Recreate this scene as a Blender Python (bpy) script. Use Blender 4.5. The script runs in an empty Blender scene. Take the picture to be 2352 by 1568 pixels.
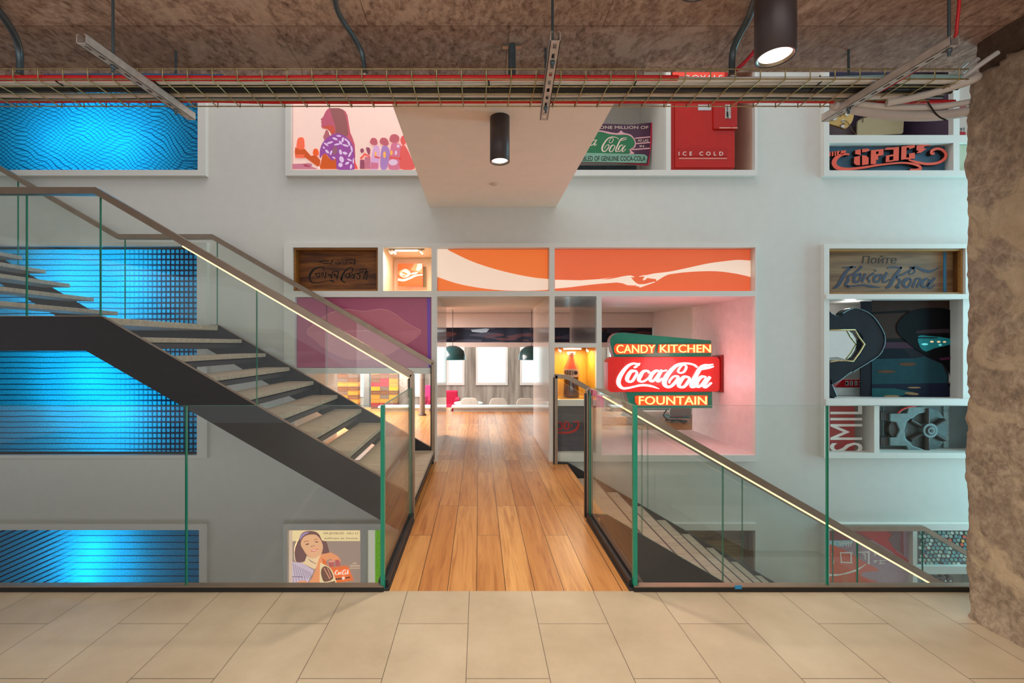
import bpy, bmesh, math, random
from mathutils import Vector, noise as mnoise
random.seed(7)
S = bpy.context.scene
COL = S.collection
# ------------------------------------------------------------------ camera
F, CX, CY, EYE = 1030.0, 1100.0, 791.0, 1.45        # focal length and vanishing point of the 2352x1568 frame, eye height
cam = bpy.data.cameras.new('camera'); cam.lens = F * 36 / 2352; cam.sensor_width = 36
cam.shift_x = (1176 - CX) / 2352; cam.shift_y = (CY - 784) / 2352; cam.clip_start = 0.05
camo = bpy.data.objects.new('camera', cam); COL.objects.link(camo)
camo.location = (0, 0, EYE); camo.rotation_euler = (math.pi / 2, 0, 0); S.camera = camo
# ------------------------------------------------------------------ exposure, world, large lights
S.view_settings.view_transform = 'Standard'; S.view_settings.look = 'None'
S.view_settings.gamma = 1; S.view_settings.use_curve_mapping = False
S.view_settings.exposure = 0.0
S.cycles.transparent_max_bounces = 40; S.cycles.max_bounces = 14
w = bpy.data.worlds.new('world'); S.world = w; w.use_nodes = True
w.node_tree.nodes['Background'].inputs[0].default_value = (0.92, 0.93, 0.95, 1)
w.node_tree.nodes['Background'].inputs[1].default_value = 0.62
def light(kind, name, loc, power, col=(1, 1, 1), size=.1, size_y=None, rot=None, spot=None, blend=.5):
    l = bpy.data.lights.new(name, kind); l.energy = power; l.color = col
    if kind == 'AREA':
        l.size = size
        if size_y: l.shape = 'RECTANGLE'; l.size_y = size_y
    elif kind == 'SPOT':
        l.spot_size = spot; l.spot_blend = blend; l.shadow_soft_size = size
    else: l.shadow_soft_size = size
    o = bpy.data.objects.new(name, l); COL.objects.link(o); o.location = loc
    if rot: o.rotation_euler = rot
    return o
R = math.radians
# skylight over the stair void, daylight from the glazed end on the right, warm ceiling lights over the tiled floor
light('AREA', 'skylight', (0.0, 4.3, 6.6), 90, (1, .97, .93), 7, 1.6, (0, 0, 0))
light('AREA', 'daylight_end', (8.6, 4.7, 1.4), 260, (.36, .88, 1), 6.0, 1.4, (0, R(90), 0))
light('AREA', 'hall_light', (-.6, -.4, 2.98), 80, (1, .9, .78), 4.5, 2.6, (0, 0, 0))
light('AREA', 'hall_fill', (0, -5.6, 1.5), 110, (1, .96, .92), 9, 2.6, (R(90), 0, 0))  # unseen area light behind the camera, added to lift the ceiling
light('AREA', 'lounge_fill', (-4.2, 9.1, 2.22), 820, (1, .93, .92), 5.4, 2.8, (0, 0, 0))  # unseen area light added to brighten the lounge
light('AREA', 'lounge_fill_far', (-.5, 12.1, 2.22), 130, (1, .97, .95), 8, 1.0, (0, 0, 0))  # second added fill, hidden behind the bulkhead
# ------------------------------------------------------------------ helpers
def PX(px, Y): return (px - CX) * Y / F
def PZ(py, Y): return EYE - (py - CY) * Y / F
def lin(c):
    c = c / 255.0
    return c / 12.92 if c <= .04045 else ((c + .055) / 1.055) ** 2.4
def rgb(t): return (lin(t[0]), lin(t[1]), lin(t[2]), 1)
_mats = {}
def mat(col, rough=.5, metal=0.0, emit=0.0, ecol=None, var=.06, nscale=9.0, bump=0.0, bscale=60.0, coat=0.0, spec=.5):
    """plain painted, printed or metal surface: principled with a slight procedural mottling"""
    key = (col, rough, metal, emit, ecol, var, nscale, bump, bscale, coat, spec)
    if key in _mats: return _mats[key]
    m = bpy.data.materials.new('surface'); m.use_nodes = True
    nt = m.node_tree; b = nt.nodes['Principled BSDF']
    b.inputs['Roughness'].default_value = rough; b.inputs['Metallic'].default_value = metal
    b.inputs['Coat Weight'].default_value = coat; b.inputs['Specular IOR Level'].default_value = spec
    tc = nt.nodes.new('ShaderNodeTexCoord'); n = nt.nodes.new('ShaderNodeTexNoise')
    n.inputs['Scale'].default_value = nscale; n.inputs['Detail'].default_value = 4
    nt.links.new(tc.outputs['Object'], n.inputs['Vector'])
    r = nt.nodes.new('ShaderNodeValToRGB'); c = rgb(col)
    r.color_ramp.elements[0].position = .3; r.color_ramp.elements[1].position = .7
    r.color_ramp.elements[0].color = (c[0] * (1 - var), c[1] * (1 - var), c[2] * (1 - var), 1)
    r.color_ramp.elements[1].color = (min(1, c[0] * (1 + var)), min(1, c[1] * (1 + var)), min(1, c[2] * (1 + var)), 1)
    nt.links.new(n.outputs['Fac'], r.inputs['Fac']); nt.links.new(r.outputs['Color'], b.inputs['Base Color'])
    if emit:
        b.inputs['Emission Color'].default_value = rgb(ecol or col); b.inputs['Emission Strength'].default_value = emit
    if bump:
        n2 = nt.nodes.new('ShaderNodeTexNoise'); n2.inputs['Scale'].default_value = bscale; n2.inputs['Detail'].default_value = 6
        nt.links.new(tc.outputs['Object'], n2.inputs['Vector'])
        bp = nt.nodes.new('ShaderNodeBump'); bp.inputs['Strength'].default_value = bump; bp.inputs['Distance'].default_value = .01
        nt.links.new(n2.outputs['Fac'], bp.inputs['Height']); nt.links.new(bp.outputs['Normal'], b.inputs['Normal'])
    _mats[key] = m
    return m
class G:
    """tiny node-graph helper"""
    def __init__(s, name):
        s.m = bpy.data.materials.new(name); s.m.use_nodes = True; s.t = s.m.node_tree
        s.b = s.t.nodes['Principled BSDF']; s.out = s.t.nodes['Material Output']
    def n(s, kind, **kw):
        x = s.t.nodes.new('ShaderNode' + kind)
        for k, v in kw.items():
            if k.startswith('i_'):
                key = k[2:].replace('_', ' ')
                x.inputs[int(key) if key.isdigit() else key].default_value = v
            else: setattr(x, k, v)
        return x
    def l(s, a, b): s.t.links.new(a, b)
    def math(s, op, a, b=None, c=None):
        x = s.n('Math', operation=op)
        for i, v in enumerate((a, b, c)):
            if v is None: continue
            if isinstance(v, (int, float)): x.inputs[i].default_value = v
            else: s.l(v, x.inputs[i])
        return x.outputs[0]
    def ramp(s, fac, stops, interp='LINEAR'):
        r = s.n('ValToRGB'); e = r.color_ramp.elements; r.color_ramp.interpolation = interp
        while len(e) < len(stops): e.new(.5)
        for el, (p, c) in zip(e, stops):
            el.position = p; el.color = c if len(c) == 4 else rgb(c)
        s.l(fac, r.inputs['Fac']); return r.outputs['Color']
    def mix(s, fac, a, b, mode='MIX'):
        x = s.n('MixRGB', blend_type=mode)
        for i, v in enumerate((fac, a, b)):
            if isinstance(v, (int, float)): x.inputs[i].default_value = v
            elif isinstance(v, tuple): x.inputs[i].default_value = v if len(v) == 4 else rgb(v)
            else: s.l(v, x.inputs[i])
        return x.outputs['Color']
    def coords(s, scale=(1, 1, 1), loc=(0, 0, 0), rot=(0, 0, 0), src='Object'):
        tc = s.n('TexCoord'); mp = s.n('Mapping')
        mp.inputs['Scale'].default_value = scale; mp.inputs['Location'].default_value = loc; mp.inputs['Rotation'].default_value = rot
        s.l(tc.outputs[src], mp.inputs['Vector']); return mp.outputs['Vector']
    def bump(s, h, strength=.3, dist=.01):
        b = s.n('Bump', i_Strength=strength, i_Distance=dist); s.l(h, b.inputs['Height']); s.l(b.outputs['Normal'], s.b.inputs['Normal'])
def wood(c1, c2, scale=(3, 40, 40), rough=.45, dark=None):
    key = ('wood', c1, c2, scale, rough, dark)
    if key in _mats: return _mats[key]
    g = G('wood'); v = g.coords(scale)
    n = g.n('TexNoise', i_Scale=1.0, i_Detail=6.0, i_Distortion=.6); g.l(v, n.inputs['Vector'])
    c = g.ramp(n.outputs['Fac'], [(.3, c1), (.7, c2)])
    if dark:
        n2 = g.n('TexNoise', i_Scale=.35, i_Detail=3.0); g.l(v, n2.inputs['Vector'])
        c = g.mix(g.ramp(n2.outputs['Fac'], [(.45, (0, 0, 0)), (.62, (255, 255, 255))]), c, dark)
    g.l(c, g.b.inputs['Base Color']); g.b.inputs['Roughness'].default_value = rough
    g.bump(n.outputs['Fac'], .15, .004)
    _mats[key] = g.m; return g.m
# ---- mesh builder
class MB:
    def __init__(s): s.v = []; s.f = []; s.m = []; s.sm = []; s.mats = []
    def mi(s, m):
        if m not in s.mats: s.mats.append(m)
        return s.mats.index(m)
    def add(s, vs, fs, m, smooth=False):
        k = len(s.v); s.v += [tuple(p) for p in vs]; i = s.mi(m)
        for f in fs: s.f.append([k + q for q in f]); s.m.append(i); s.sm.append(smooth)
        return s
    def box(s, x0, x1, y0, y1, z0, z1, m):
        if x0 > x1: x0, x1 = x1, x0
        if y0 > y1: y0, y1 = y1, y0
        if z0 > z1: z0, z1 = z1, z0
        vs = [(x, y, z) for z in (z0, z1) for y in (y0, y1) for x in (x0, x1)]
        return s.add(vs, [(0, 2, 3, 1), (4, 5, 7, 6), (0, 1, 5, 4), (2, 6, 7, 3), (0, 4, 6, 2), (1, 3, 7, 5)], m)
    def prism(s, poly, y0, y1, m, m2=None, axis='y'):
        """polygon in x,z swept along y (axis 'y'), in y,z along x ('x') or in x,y along z ('z')"""
        a = sum(poly[i][0] * poly[(i + 1) % len(poly)][1] - poly[(i + 1) % len(poly)][0] * poly[i][1] for i in range(len(poly)))
        if a < 0: poly = poly[::-1]
        n = len(poly)
        put = {'y': lambda p, t: (p[0], t, p[1]), 'x': lambda p, t: (t, p[0], p[1]), 'z': lambda p, t: (p[0], p[1], t)}[axis]
        vs = [put(p, y0) for p in poly] + [put(p, y1) for p in poly]
        fl = axis == 'y'
        fr, bk = list(range(n)), list(range(2 * n - 1, n - 1, -1))
        side = [(i, i + n, (i + 1) % n + n, (i + 1) % n) for i in range(n)]
        if not fl: fr, bk = fr[::-1], bk[::-1]; side = [q[::-1] for q in side]
        s.add(vs, [fr, bk], m)
        k = len(s.v) - 2 * n; i2 = s.mi(m2 or m)
        for q in side: s.f.append([k + j for j in q]); s.m.append(i2); s.sm.append(False)
        return s
    def tube(s, pts, r, m, seg=8, cap=True):
        pts = [Vector(p) for p in pts]; rings = []
        if not hasattr(r, '__len__'): r = [r] * len(pts)
        up = None
        for i, p in enumerate(pts):
            d = (pts[min(i + 1, len(pts) - 1)] - pts[max(i - 1, 0)]).normalized()
            if up is None: up = Vector((0, 0, 1)) if abs(d.z) < .9 else Vector((0, 1, 0))
            a = d.cross(up)
            if a.length < 1e-5: a = d.cross(Vector((1, 0, 0)))
            a.normalize(); b = a.cross(d).normalized(); up = b
            rings.append([p + (a * math.cos(t) + b * math.sin(t)) * r[i] for t in [2 * math.pi * q / seg for q in range(seg)]])
        vs = [v for q in rings for v in q]; fs = []
        for i in range(len(rings) - 1):
            for j in range(seg):
                fs.append((i * seg + j, i * seg + (j + 1) % seg, (i + 1) * seg + (j + 1) % seg, (i + 1) * seg + j))
        s.add(vs, fs, m, True)
        if cap:
            k = len(vs); s.add(rings[0], [list(range(seg))[::-1]], m); s.add(rings[-1], [list(range(seg))], m)
        return s
    def lathe(s, prof, cx, cy, m, seg=32, mats=None):
        """profile of (radius, z) turned about the vertical through cx, cy"""
        vs = []; 
        for r, z in prof:
            vs += [(cx + r * math.cos(2 * math.pi * j / seg), cy + r * math.sin(2 * math.pi * j / seg), z) for j in range(seg)]
        fs = []
        for i in range(len(prof) - 1):
            for j in range(seg):
                fs.append((i * seg + j, i * seg + (j + 1) % seg, (i + 1) * seg + (j + 1) % seg, (i + 1) * seg + j))
        s.add(vs, fs, m, True); return s
    def ribbon(s, pts, y, depth, m, m2=None, sub=6):
        """brush stroke in x,z: points (x, z, width), front face at y, going back by depth"""
        q = spline(pts, sub); L, Rr = [], []
        for i, p in enumerate(q):
            a, b = q[max(i - 1, 0)], q[min(i + 1, len(q) - 1)]
            dx, dz = b[0] - a[0], b[1] - a[1]; d = math.hypot(dx, dz) or 1
            nx, nz = -dz / d * p[2] / 2, dx / d * p[2] / 2
            L.append((p[0] + nx, p[1] + nz)); Rr.append((p[0] - nx, p[1] - nz))
        n = len(q); vs = []
        for yy in (y, y + depth):
            vs += [(a[0], yy, a[1]) for a in L] + [(a[0], yy, a[1]) for a in Rr]
        fs = [(i, n + i, n + i + 1, i + 1) for i in range(n - 1)]
        sd = []
        for i in range(n - 1):
            sd += [(i, i + 1, 2 * n + i + 1, 2 * n + i), (n + i + 1, n + i, 3 * n + i, 3 * n + i + 1)]
        sd += [(0, 2 * n, 3 * n, n), (n - 1, 2 * n - 1, 4 * n - 1, 3 * n - 1)]
        s.add(vs, fs, m); k = len(s.v) - len(vs); i2 = s.mi(m2 or m)
        if depth > .002:
            for f in sd: s.f.append([k + j for j in f]); s.m.append(i2); s.sm.append(False)
        return s
    def build(s, name, parent=None, bevel=0, label=None, loc=None, origin=None):
        me = bpy.data.meshes.new(name)
        if parent: o0 = wpos(parent)
        elif origin is not None: o0 = Vector(origin)
        else:
            xs, ys, zs = zip(*s.v); o0 = Vector(((min(xs) + max(xs)) / 2, (min(ys) + max(ys)) / 2, min(zs)))
        me.from_pydata([tuple(Vector(v) - o0) for v in s.v], [], s.f)
        for m in s.mats: me.materials.append(m)
        for p, i, sm in zip(me.polygons, s.m, s.sm): p.material_index = i; p.use_smooth = sm
        me.update()
        o = bpy.data.objects.new(name, me); COL.objects.link(o)
        if parent: o.parent = parent
        else: o.location = o0
        if bevel:
            b = o.modifiers.new('bevel', 'BEVEL'); b.width = bevel; b.segments = 2; b.limit_method = 'ANGLE'; b.angle_limit = R(40)
        if label: o['label'] = label
        return o
def wpos(p):
    v = Vector((0, 0, 0))
    while p: v += Vector(p.location); p = p.parent
    return v
def spline(pts, sub=6):
    if len(pts) < 3: return [tuple(p) for p in pts]
    out = []
    for i in range(len(pts) - 1):
        p0, p1, p2, p3 = pts[max(i - 1, 0)], pts[i], pts[i + 1], pts[min(i + 2, len(pts) - 1)]
        for k in range(sub):
            t = k / sub
            out.append(tuple(.5 * (2 * b + (c - a) * t + (2 * a - 5 * b + 4 * c - d) * t * t + (3 * b - a - 3 * c + d) * t ** 3)
                             for a, b, c, d in zip(p0, p1, p2, p3)))
    out.append(tuple(pts[-1])); return out
def closed(pts, sub=5):
    n = len(pts); out = []
    for i in range(n):
        p0, p1, p2, p3 = pts[i - 1], pts[i], pts[(i + 1) % n], pts[(i + 2) % n]
        for k in range(sub):
            t = k / sub
            out.append(tuple(.5 * (2 * b + (c - a) * t + (2 * a - 5 * b + 4 * c - d) * t * t + (3 * b - a - 3 * c + d) * t ** 3)
                             for a, b, c, d in zip(p0, p1, p2, p3)))
    return out
def oval(cx, cy, rx, ry, n=18, a=0):
    return [(cx + rx * math.cos(t) * math.cos(a) - ry * math.sin(t) * math.sin(a), cy + rx * math.cos(t) * math.sin(a) + ry * math.sin(t) * math.cos(a))
            for t in [2 * math.pi * i / n for i in range(n)]]
def crop(ox, oy, s): return lambda p: (ox + p[0] / s, oy + p[1] / s) + tuple(q / s for q in p[2:])
def at(poly, Y, c=None):
    """photo pixels to x,z at depth Y"""
    out = []
    for p in poly:
        if c: p = c(p)
        out.append((PX(p[0], Y), PZ(p[1], Y)) + tuple(q * Y / F for q in p[2:]))
    return out
# ---- things
def thing(name, label, cat, loc=(0, 0, 0), group=None, kind=None):
    o = bpy.data.objects.new(name, None); COL.objects.link(o); o.location = loc; o.empty_display_size = .1
    return tag(o, label, cat, group, kind)
def tag(o, label, cat=None, group=None, kind=None):
    o['label'] = label
    if cat: o['category'] = cat
    if group: o['group'] = group
    if kind: o['kind'] = kind
    return o
def struct(o): o['kind'] = 'structure'; return o
def text_mb(mb, s, rect, Y, m, depth=.004, c=None, shear=0.0, rot=0.0, space=1.0):
    """lettering fitted into a pixel rectangle (x0, y0, x1, y1) at depth Y"""
    cu = bpy.data.curves.new('lettering', 'FONT'); cu.body = s; cu.shear = shear; cu.space_character = space; cu.resolution_u = 3
    o = bpy.data.objects.new('lettering', cu); COL.objects.link(o)
    dg = bpy.context.evaluated_depsgraph_get(); me = o.evaluated_get(dg).to_mesh()
    vs = [v.co.copy() for v in me.vertices]; fs = [list(p.vertices) for p in me.polygons]
    edges = {}
    for f in fs:
        for i in range(len(f)):
            k = (f[i], f[(i + 1) % len(f)]); edges[k] = 1
    x0, x1 = min(v.x for v in vs), max(v.x for v in vs); y0, y1 = min(v.y for v in vs), max(v.y for v in vs)
    o.to_mesh_clear() if hasattr(o, 'to_mesh_clear') else None
    bpy.data.objects.remove(o); bpy.data.curves.remove(cu)
    a = (rect[0], rect[1]); b = (rect[2], rect[3])
    if c: a, b = c(a), c(b)
    X0, X1, Z0, Z1 = PX(a[0], Y), PX(b[0], Y), PZ(b[1], Y), PZ(a[1], Y)
    P = []
    for v in vs:
        x = X0 + (v.x - x0) / (x1 - x0) * (X1 - X0); z = Z0 + (v.y - y0) / (y1 - y0) * (Z1 - Z0)
        if rot: z += (x - X0) * math.tan(rot)
        P.append((x, z))
    n = len(P)
    V = [(p[0], Y, p[1]) for p in P] + [(p[0], Y + depth, p[1]) for p in P]
    Fc = [list(f) for f in fs]
    for (i, j) in edges:
        if (j, i) not in edges: Fc.append([i, i + n, j + n, j])
    mb.add(V, Fc, m); return mb
def art(mb, Y, layers, c=None, step=.0008):
    """flat printed picture: each layer (material, polygon...) one print layer over the last"""
    for i, (m, *polys) in enumerate(layers):
        y = Y - (i + 1) * step
        for p in polys:
            q = at(p, Y, c)
            a = sum(q[k][0] * q[(k + 1) % len(q)][1] - q[(k + 1) % len(q)][0] * q[k][1] for k in range(len(q)))
            if a < 0: q = q[::-1]
            mb.add([(x, y, z) for x, z in q], [list(range(len(q)))], m)
    return mb
def plate(mb, rect, holes, y0, y1, m, Yp):
    """flat plate with rectangular openings, all in pixels at depth Yp; y0 front, y1 back"""
    xs = sorted({rect[0], rect[2], *[min(max(h[i], rect[0]), rect[2]) for h in holes for i in (0, 2)]})
    ys = sorted({rect[1], rect[3], *[min(max(h[i], rect[1]), rect[3]) for h in holes for i in (1, 3)]})
    def full(i, j):
        if i < 0 or j < 0 or i >= len(xs) - 1 or j >= len(ys) - 1: return False
        cx, cy = (xs[i] + xs[i + 1]) / 2, (ys[j] + ys[j + 1]) / 2
        return not any(h[0] < cx < h[2] and h[1] < cy < h[3] for h in holes)
    for i in range(len(xs) - 1):
        for j in range(len(ys) - 1):
            if not full(i, j): continue
            x0, x1, z1, z0 = PX(xs[i], Yp), PX(xs[i + 1], Yp), PZ(ys[j], Yp), PZ(ys[j + 1], Yp)
            mb.add([(x0, y0, z0), (x1, y0, z0), (x1, y0, z1), (x0, y0, z1)], [(0, 1, 2, 3)], m)
            if y1 - y0 < 1e-4: continue
            if not full(i - 1, j): mb.add([(x0, y0, z0), (x0, y0, z1), (x0, y1, z1), (x0, y1, z0)], [(0, 1, 2, 3)], m)
            if not full(i + 1, j): mb.add([(x1, y0, z0), (x1, y1, z0), (x1, y1, z1), (x1, y0, z1)], [(0, 1, 2, 3)], m)
            if not full(i, j - 1): mb.add([(x0, y0, z1), (x1, y0, z1), (x1, y1, z1), (x0, y1, z1)], [(0, 1, 2, 3)], m)
            if not full(i, j + 1): mb.add([(x0, y0, z0), (x0, y1, z0), (x1, y1, z0), (x1, y0, z0)], [(0, 1, 2, 3)], m)
    return mb
# ================================================================== materials with a pattern
WALL, FR = 5.615, 5.555            # face of the display wall, face of the frames that stand proud of it
D1 = 2.639                         # edge of the tiled floor
YN, YF = 3.77, 5.45                # near and far side of both stairs
def tile_mat():
    g = G('stone_tiles'); tc = g.n('TexCoord'); sp = g.n('SeparateXYZ'); g.l(tc.outputs['Object'], sp.inputs[0])
    u = g.math('ADD', sp.outputs['Y'], 50 * .766 - 2.33); v = g.math('ADD', sp.outputs['X'], 50 * .364 + .056)
    cb = g.n('CombineXYZ'); g.l(u, cb.inputs[0]); g.l(v, cb.inputs[1])
    br = g.n('TexBrick', offset=.5, offset_frequency=2)
    br.inputs['Color1'].default_value = rgb((196, 180, 156)); br.inputs['Color2'].default_value = rgb((187, 170, 146))
    br.inputs['Mortar'].default_value = rgb((88, 74, 62)); br.inputs['Scale'].default_value = 1
    br.inputs['Mortar Size'].default_value = .0016; br.inputs['Mortar Smooth'].default_value = .1; br.inputs['Bias'].default_value = -.2
    br.inputs['Brick Width'].default_value = .766; br.inputs['Row Height'].default_value = .364
    g.l(cb.outputs[0], br.inputs['Vector'])
    n = g.n('TexNoise', i_Scale=2.2, i_Detail=8.0, i_Roughness=.65); g.l(tc.outputs['Object'], n.inputs['Vector'])
    c = g.mix(1, br.outputs['Color'], g.ramp(n.outputs['Fac'], [(.3, (226, 222, 216)), (.7, (255, 255, 255))]), 'MULTIPLY')
    g.l(c, g.b.inputs['Base Color']); g.b.inputs['Roughness'].default_value = .42
    return g.m
def plank_mat(tint):
    g = G('floor_boards'); tc = g.n('TexCoord'); sp = g.n('SeparateXYZ'); g.l(tc.outputs['Object'], sp.inputs[0])
    u = g.math('ADD', sp.outputs['Y'], 40 * 1.7 + .3); v = g.math('ADD', sp.outputs['X'], 60 * .172 + .53)
    cb = g.n('CombineXYZ'); g.l(u, cb.inputs[0]); g.l(v, cb.inputs[1])
    br = g.n('TexBrick', offset=.37, offset_frequency=3, squash=1.0)
    br.inputs['Color1'].default_value = (0, 0, 0, 1); br.inputs['Color2'].default_value = (1, 1, 1, 1)
    br.inputs['Mortar'].default_value = (.5, .5, .5, 1); br.inputs['Scale'].default_value = 1
    br.inputs['Mortar Size'].default_value = .0022; br.inputs['Mortar Smooth'].default_value = .2
    br.inputs['Brick Width'].default_value = 1.7; br.inputs['Row Height'].default_value = .172
    g.l(cb.outputs[0], br.inputs['Vector'])
    mp = g.n('Mapping'); mp.inputs['Scale'].default_value = (26, 1.6, 20); g.l(tc.outputs['Object'], mp.inputs['Vector'])
    ad = g.n('VectorMath', operation='ADD'); g.l(mp.outputs['Vector'], ad.inputs[0])
    sc = g.n('VectorMath', operation='SCALE'); g.l(br.outputs['Color'], sc.inputs[0]); sc.inputs['Scale'].default_value = 9; g.l(sc.outputs[0], ad.inputs[1])
    n = g.n('TexNoise', i_Scale=1.0, i_Detail=7.0, i_Roughness=.6, i_Distortion=.8); g.l(ad.outputs[0], n.inputs['Vector'])
    base = g.ramp(br.outputs['Color'], [(0, tint[0]), (.5, tint[1]), (1, tint[2])])
    grain = g.ramp(n.outputs['Fac'], [(.28, (196, 170, 146)), (.5, (236, 228, 218)), (.72, (255, 255, 255))])
    c = g.mix(1, base, grain, 'MULTIPLY'); c = g.mix(br.outputs['Fac'], c, (46, 28, 16))
    g.l(c, g.b.inputs['Base Color']); g.b.inputs['Roughness'].default_value = .33; g.bump(n.outputs['Fac'], .08, .003)
    return g.m
def concrete_mat(name, cols, scale, bump=.5, streak=(1, 1, 1), pale=None, seams=False):
    g = G(name); v = g.coords(tuple(scale * q for q in streak)); v2 = g.coords((1, 1, 1))
    n = g.n('TexNoise', i_Scale=1.0, i_Detail=10.0, i_Roughness=.7, i_Distortion=.4); g.l(v, n.inputs['Vector'])
    n2 = g.n('TexNoise', i_Scale=1.1, i_Detail=4.0, i_Distortion=.5); g.l(v2, n2.inputs['Vector'])
    n3 = g.n('TexVoronoi', i_Scale=26.0); g.l(v2, n3.inputs['Vector'])
    c = g.ramp(n.outputs['Fac'], [(.32, cols[0]), (.5, cols[1]), (.68, cols[2])])
    c = g.mix(g.ramp(n2.outputs['Fac'], [(.4, (0, 0, 0)), (.6, (150, 150, 150))]), c, cols[3])
    if pale:
        n4 = g.n('TexNoise', i_Scale=2.4, i_Detail=9.0, i_Roughness=.62, i_Distortion=1.2); g.l(v2, n4.inputs['Vector'])
        c = g.mix(g.ramp(n4.outputs['Fac'], [(.54, (0, 0, 0)), (.6, (200, 200, 200))]), c, pale)
    pit = g.ramp(n3.outputs['Distance'], [(.0, (60, 60, 60)), (.09, (255, 255, 255))])
    c = g.mix(.75, c, g.mix(1, c, pit, 'MULTIPLY'))
    if seams:      # joints of the shuttering boards
        br = g.n('TexBrick', offset=.4); br.inputs['Scale'].default_value = 1; br.inputs['Mortar Size'].default_value = .004; br.inputs['Mortar Smooth'].default_value = .6
        br.inputs['Brick Width'].default_value = 1.17; br.inputs['Row Height'].default_value = .62
        br.inputs['Color1'].default_value = (1, 1, 1, 1); br.inputs['Color2'].default_value = (.80, .77, .75, 1); br.inputs['Mortar'].default_value = (.42, .36, .32, 1)
        g.l(g.coords((1, 1, 1), (.55, .24, 0)), br.inputs['Vector']); c = g.mix(.85, c, g.mix(1, c, br.outputs['Color'], 'MULTIPLY'))
    g.l(c, g.b.inputs['Base Color']); g.b.inputs['Roughness'].default_value = .85
    h = g.math('ADD', n.outputs['Fac'], g.math('MULTIPLY', n3.outputs['Distance'], .4)); g.bump(h, bump, .02)
    return g.m
def glass_mat(tint=(253, 255, 254)):
    g = G('glass'); tr = g.n('BsdfTransparent'); tr.inputs[0].default_value = rgb(tint)
    gl = g.n('BsdfGlossy'); gl.inputs['Roughness'].default_value = .0; lw = g.n('LayerWeight', i_Blend=.5)
    fr = g.math('MULTIPLY_ADD', g.math('POWER', lw.outputs['Facing'], 5), .9, .035)
    mx = g.n('MixShader'); g.l(fr, mx.inputs[0]); g.l(tr.outputs[0], mx.inputs[1]); g.l(gl.outputs[0], mx.inputs[2])
    g.l(mx.outputs[0], g.out.inputs['Surface']); return g.m
GLASS = glass_mat(); GEDGE = mat((10, 122, 98), .15, 0, .05, (30, 170, 140)); GEDGE2 = mat((46, 110, 110), .2, 0, .02)
WHITE = mat((214, 212, 206), .6, var=.02); TRIM = mat((222, 220, 214), .45, var=.015)
GLOSS = mat((216, 212, 206), .12, var=.02, coat=.4)
BRONZE = mat((150, 132, 116), .34, .6, var=.08); STEEL = mat((176, 172, 166), .3, .9, var=.05); GALV = mat((200, 190, 184), .4, .35, var=.15, nscale=30)
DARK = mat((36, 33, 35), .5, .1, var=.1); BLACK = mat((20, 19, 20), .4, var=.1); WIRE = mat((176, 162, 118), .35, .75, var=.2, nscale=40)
LED = mat((255, 214, 150), .5, 0, 2.0, (255, 212, 150), var=0)
PIPE = mat((92, 108, 116), .38, .6, var=.12, nscale=20)
TREAD = wood((150, 132, 112), (176, 158, 136), (4, 30, 30), .5)
TILE = tile_mat(); PLANK = plank_mat(((206, 150, 92), (190, 128, 68), (220, 166, 104)))
# ================================================================== the setting
struct(MB().box(-7, 9, -3, D1, -.18, 0, TILE).build('floor', origin=(0, 0, 0)))
struct(MB().box(-9, 9, D1 + .02, 9, -3.74, -3.54, mat((150, 146, 140), .5)).build('floor', origin=(0, 0, -3.54)))
CEIL = concrete_mat('ceiling_concrete', ((104, 80, 68), (178, 150, 134), (216, 192, 174), (140, 108, 90)), 34, .3, (1, .6, 1), (210, 186, 168), True)
struct(MB().box(-7, 9, -3, D1 - .02, 3.04, 3.5, CEIL).build('ceiling', origin=(0, 0, 0)))
struct(MB().box(-7, .95, D1 - .06, D1 - .02, 2.985, 3.04, CEIL).build('ceiling_edge', origin=(0, 0, 0)))
struct(MB().box(-7.5, 9, -3.2, -3.0, -3.54, -.18, mat((150, 150, 150), .7)).box(-7.5, -7.3, -3.0, 2.7, -3.54, -.18, mat((150, 150, 150), .7)).build('shade_wall_lower', origin=(0, 0, -3.54)))  # unseen walls added to darken the lower part of the void
struct(MB().box(-7.5, -7.3, 2.7, 9, -3.54, 7, mat((196, 192, 186), .7)).build('unseen_wall_left', origin=(-7.3, 0, 0)))  # unseen wall added to keep light off the left side
# openings of the display wall, pixels of the frame at the depth of the proud frames; d = how deep the recess is (0: runs through to the lounge)
H = dict(
    UL=(-70, 150, 454, 390, .6), UA=(668, 150, 1036, 390, .1), UB=(1046, 150, 1530, 390, .9), UC=(1541, 150, 1734, 390, .62),
    UR1=(1905, 150, 2190, 310, .8), UR2=(1905, 328, 2190, 391, .125), UR3=(2204, 150, 2290, 310, .3), UR4=(2204, 328, 2290, 391, .1),
    ML=(-70, 565, 452, 1045, .6), A1=(672, 568, 868, 668, .2), A2=(880, 568, 991, 668, .7), A3=(1003, 568, 1262, 668, .13), A4=(1274, 568, 1735, 668, .13),
    B1=(677, 682, 991, 845, .16), B2=(677, 858, 991, 1059.85, 0), PASS=(1003, 680, 1262, 1059.85, 0),
    C1=(1274, 680, 1370, 788, 0), C2=(1274, 798, 1370, 918, .55), C3=(1274, 932, 1370, 1040, .3), D=(1382, 680, 1735, 1045, 0),
    R1=(1905, 570, 2218, 675, .3), R2=(1905, 687, 2212, 915, .75), R3=(1905, 932, 2008, 1040, .3), R4=(2020, 932, 2290, 1040, .4),
    LL=(-70, 1217, 457, 1690, .6), LA=(660, 1217, 828, 1690, .08), LB=(840, 1217, 1003, 1690, .4), LC=(1480, 1218, 1735, 1690, .3),
    LR1=(1905, 1218, 2097, 1690, .1), LR2=(2107, 1218, 2290, 1301, .1), LR3=(2107, 1318, 2290, 1690, .4))
holes = list(H.values())
BACK = 7.2                          # far face of the thick display wall
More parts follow.
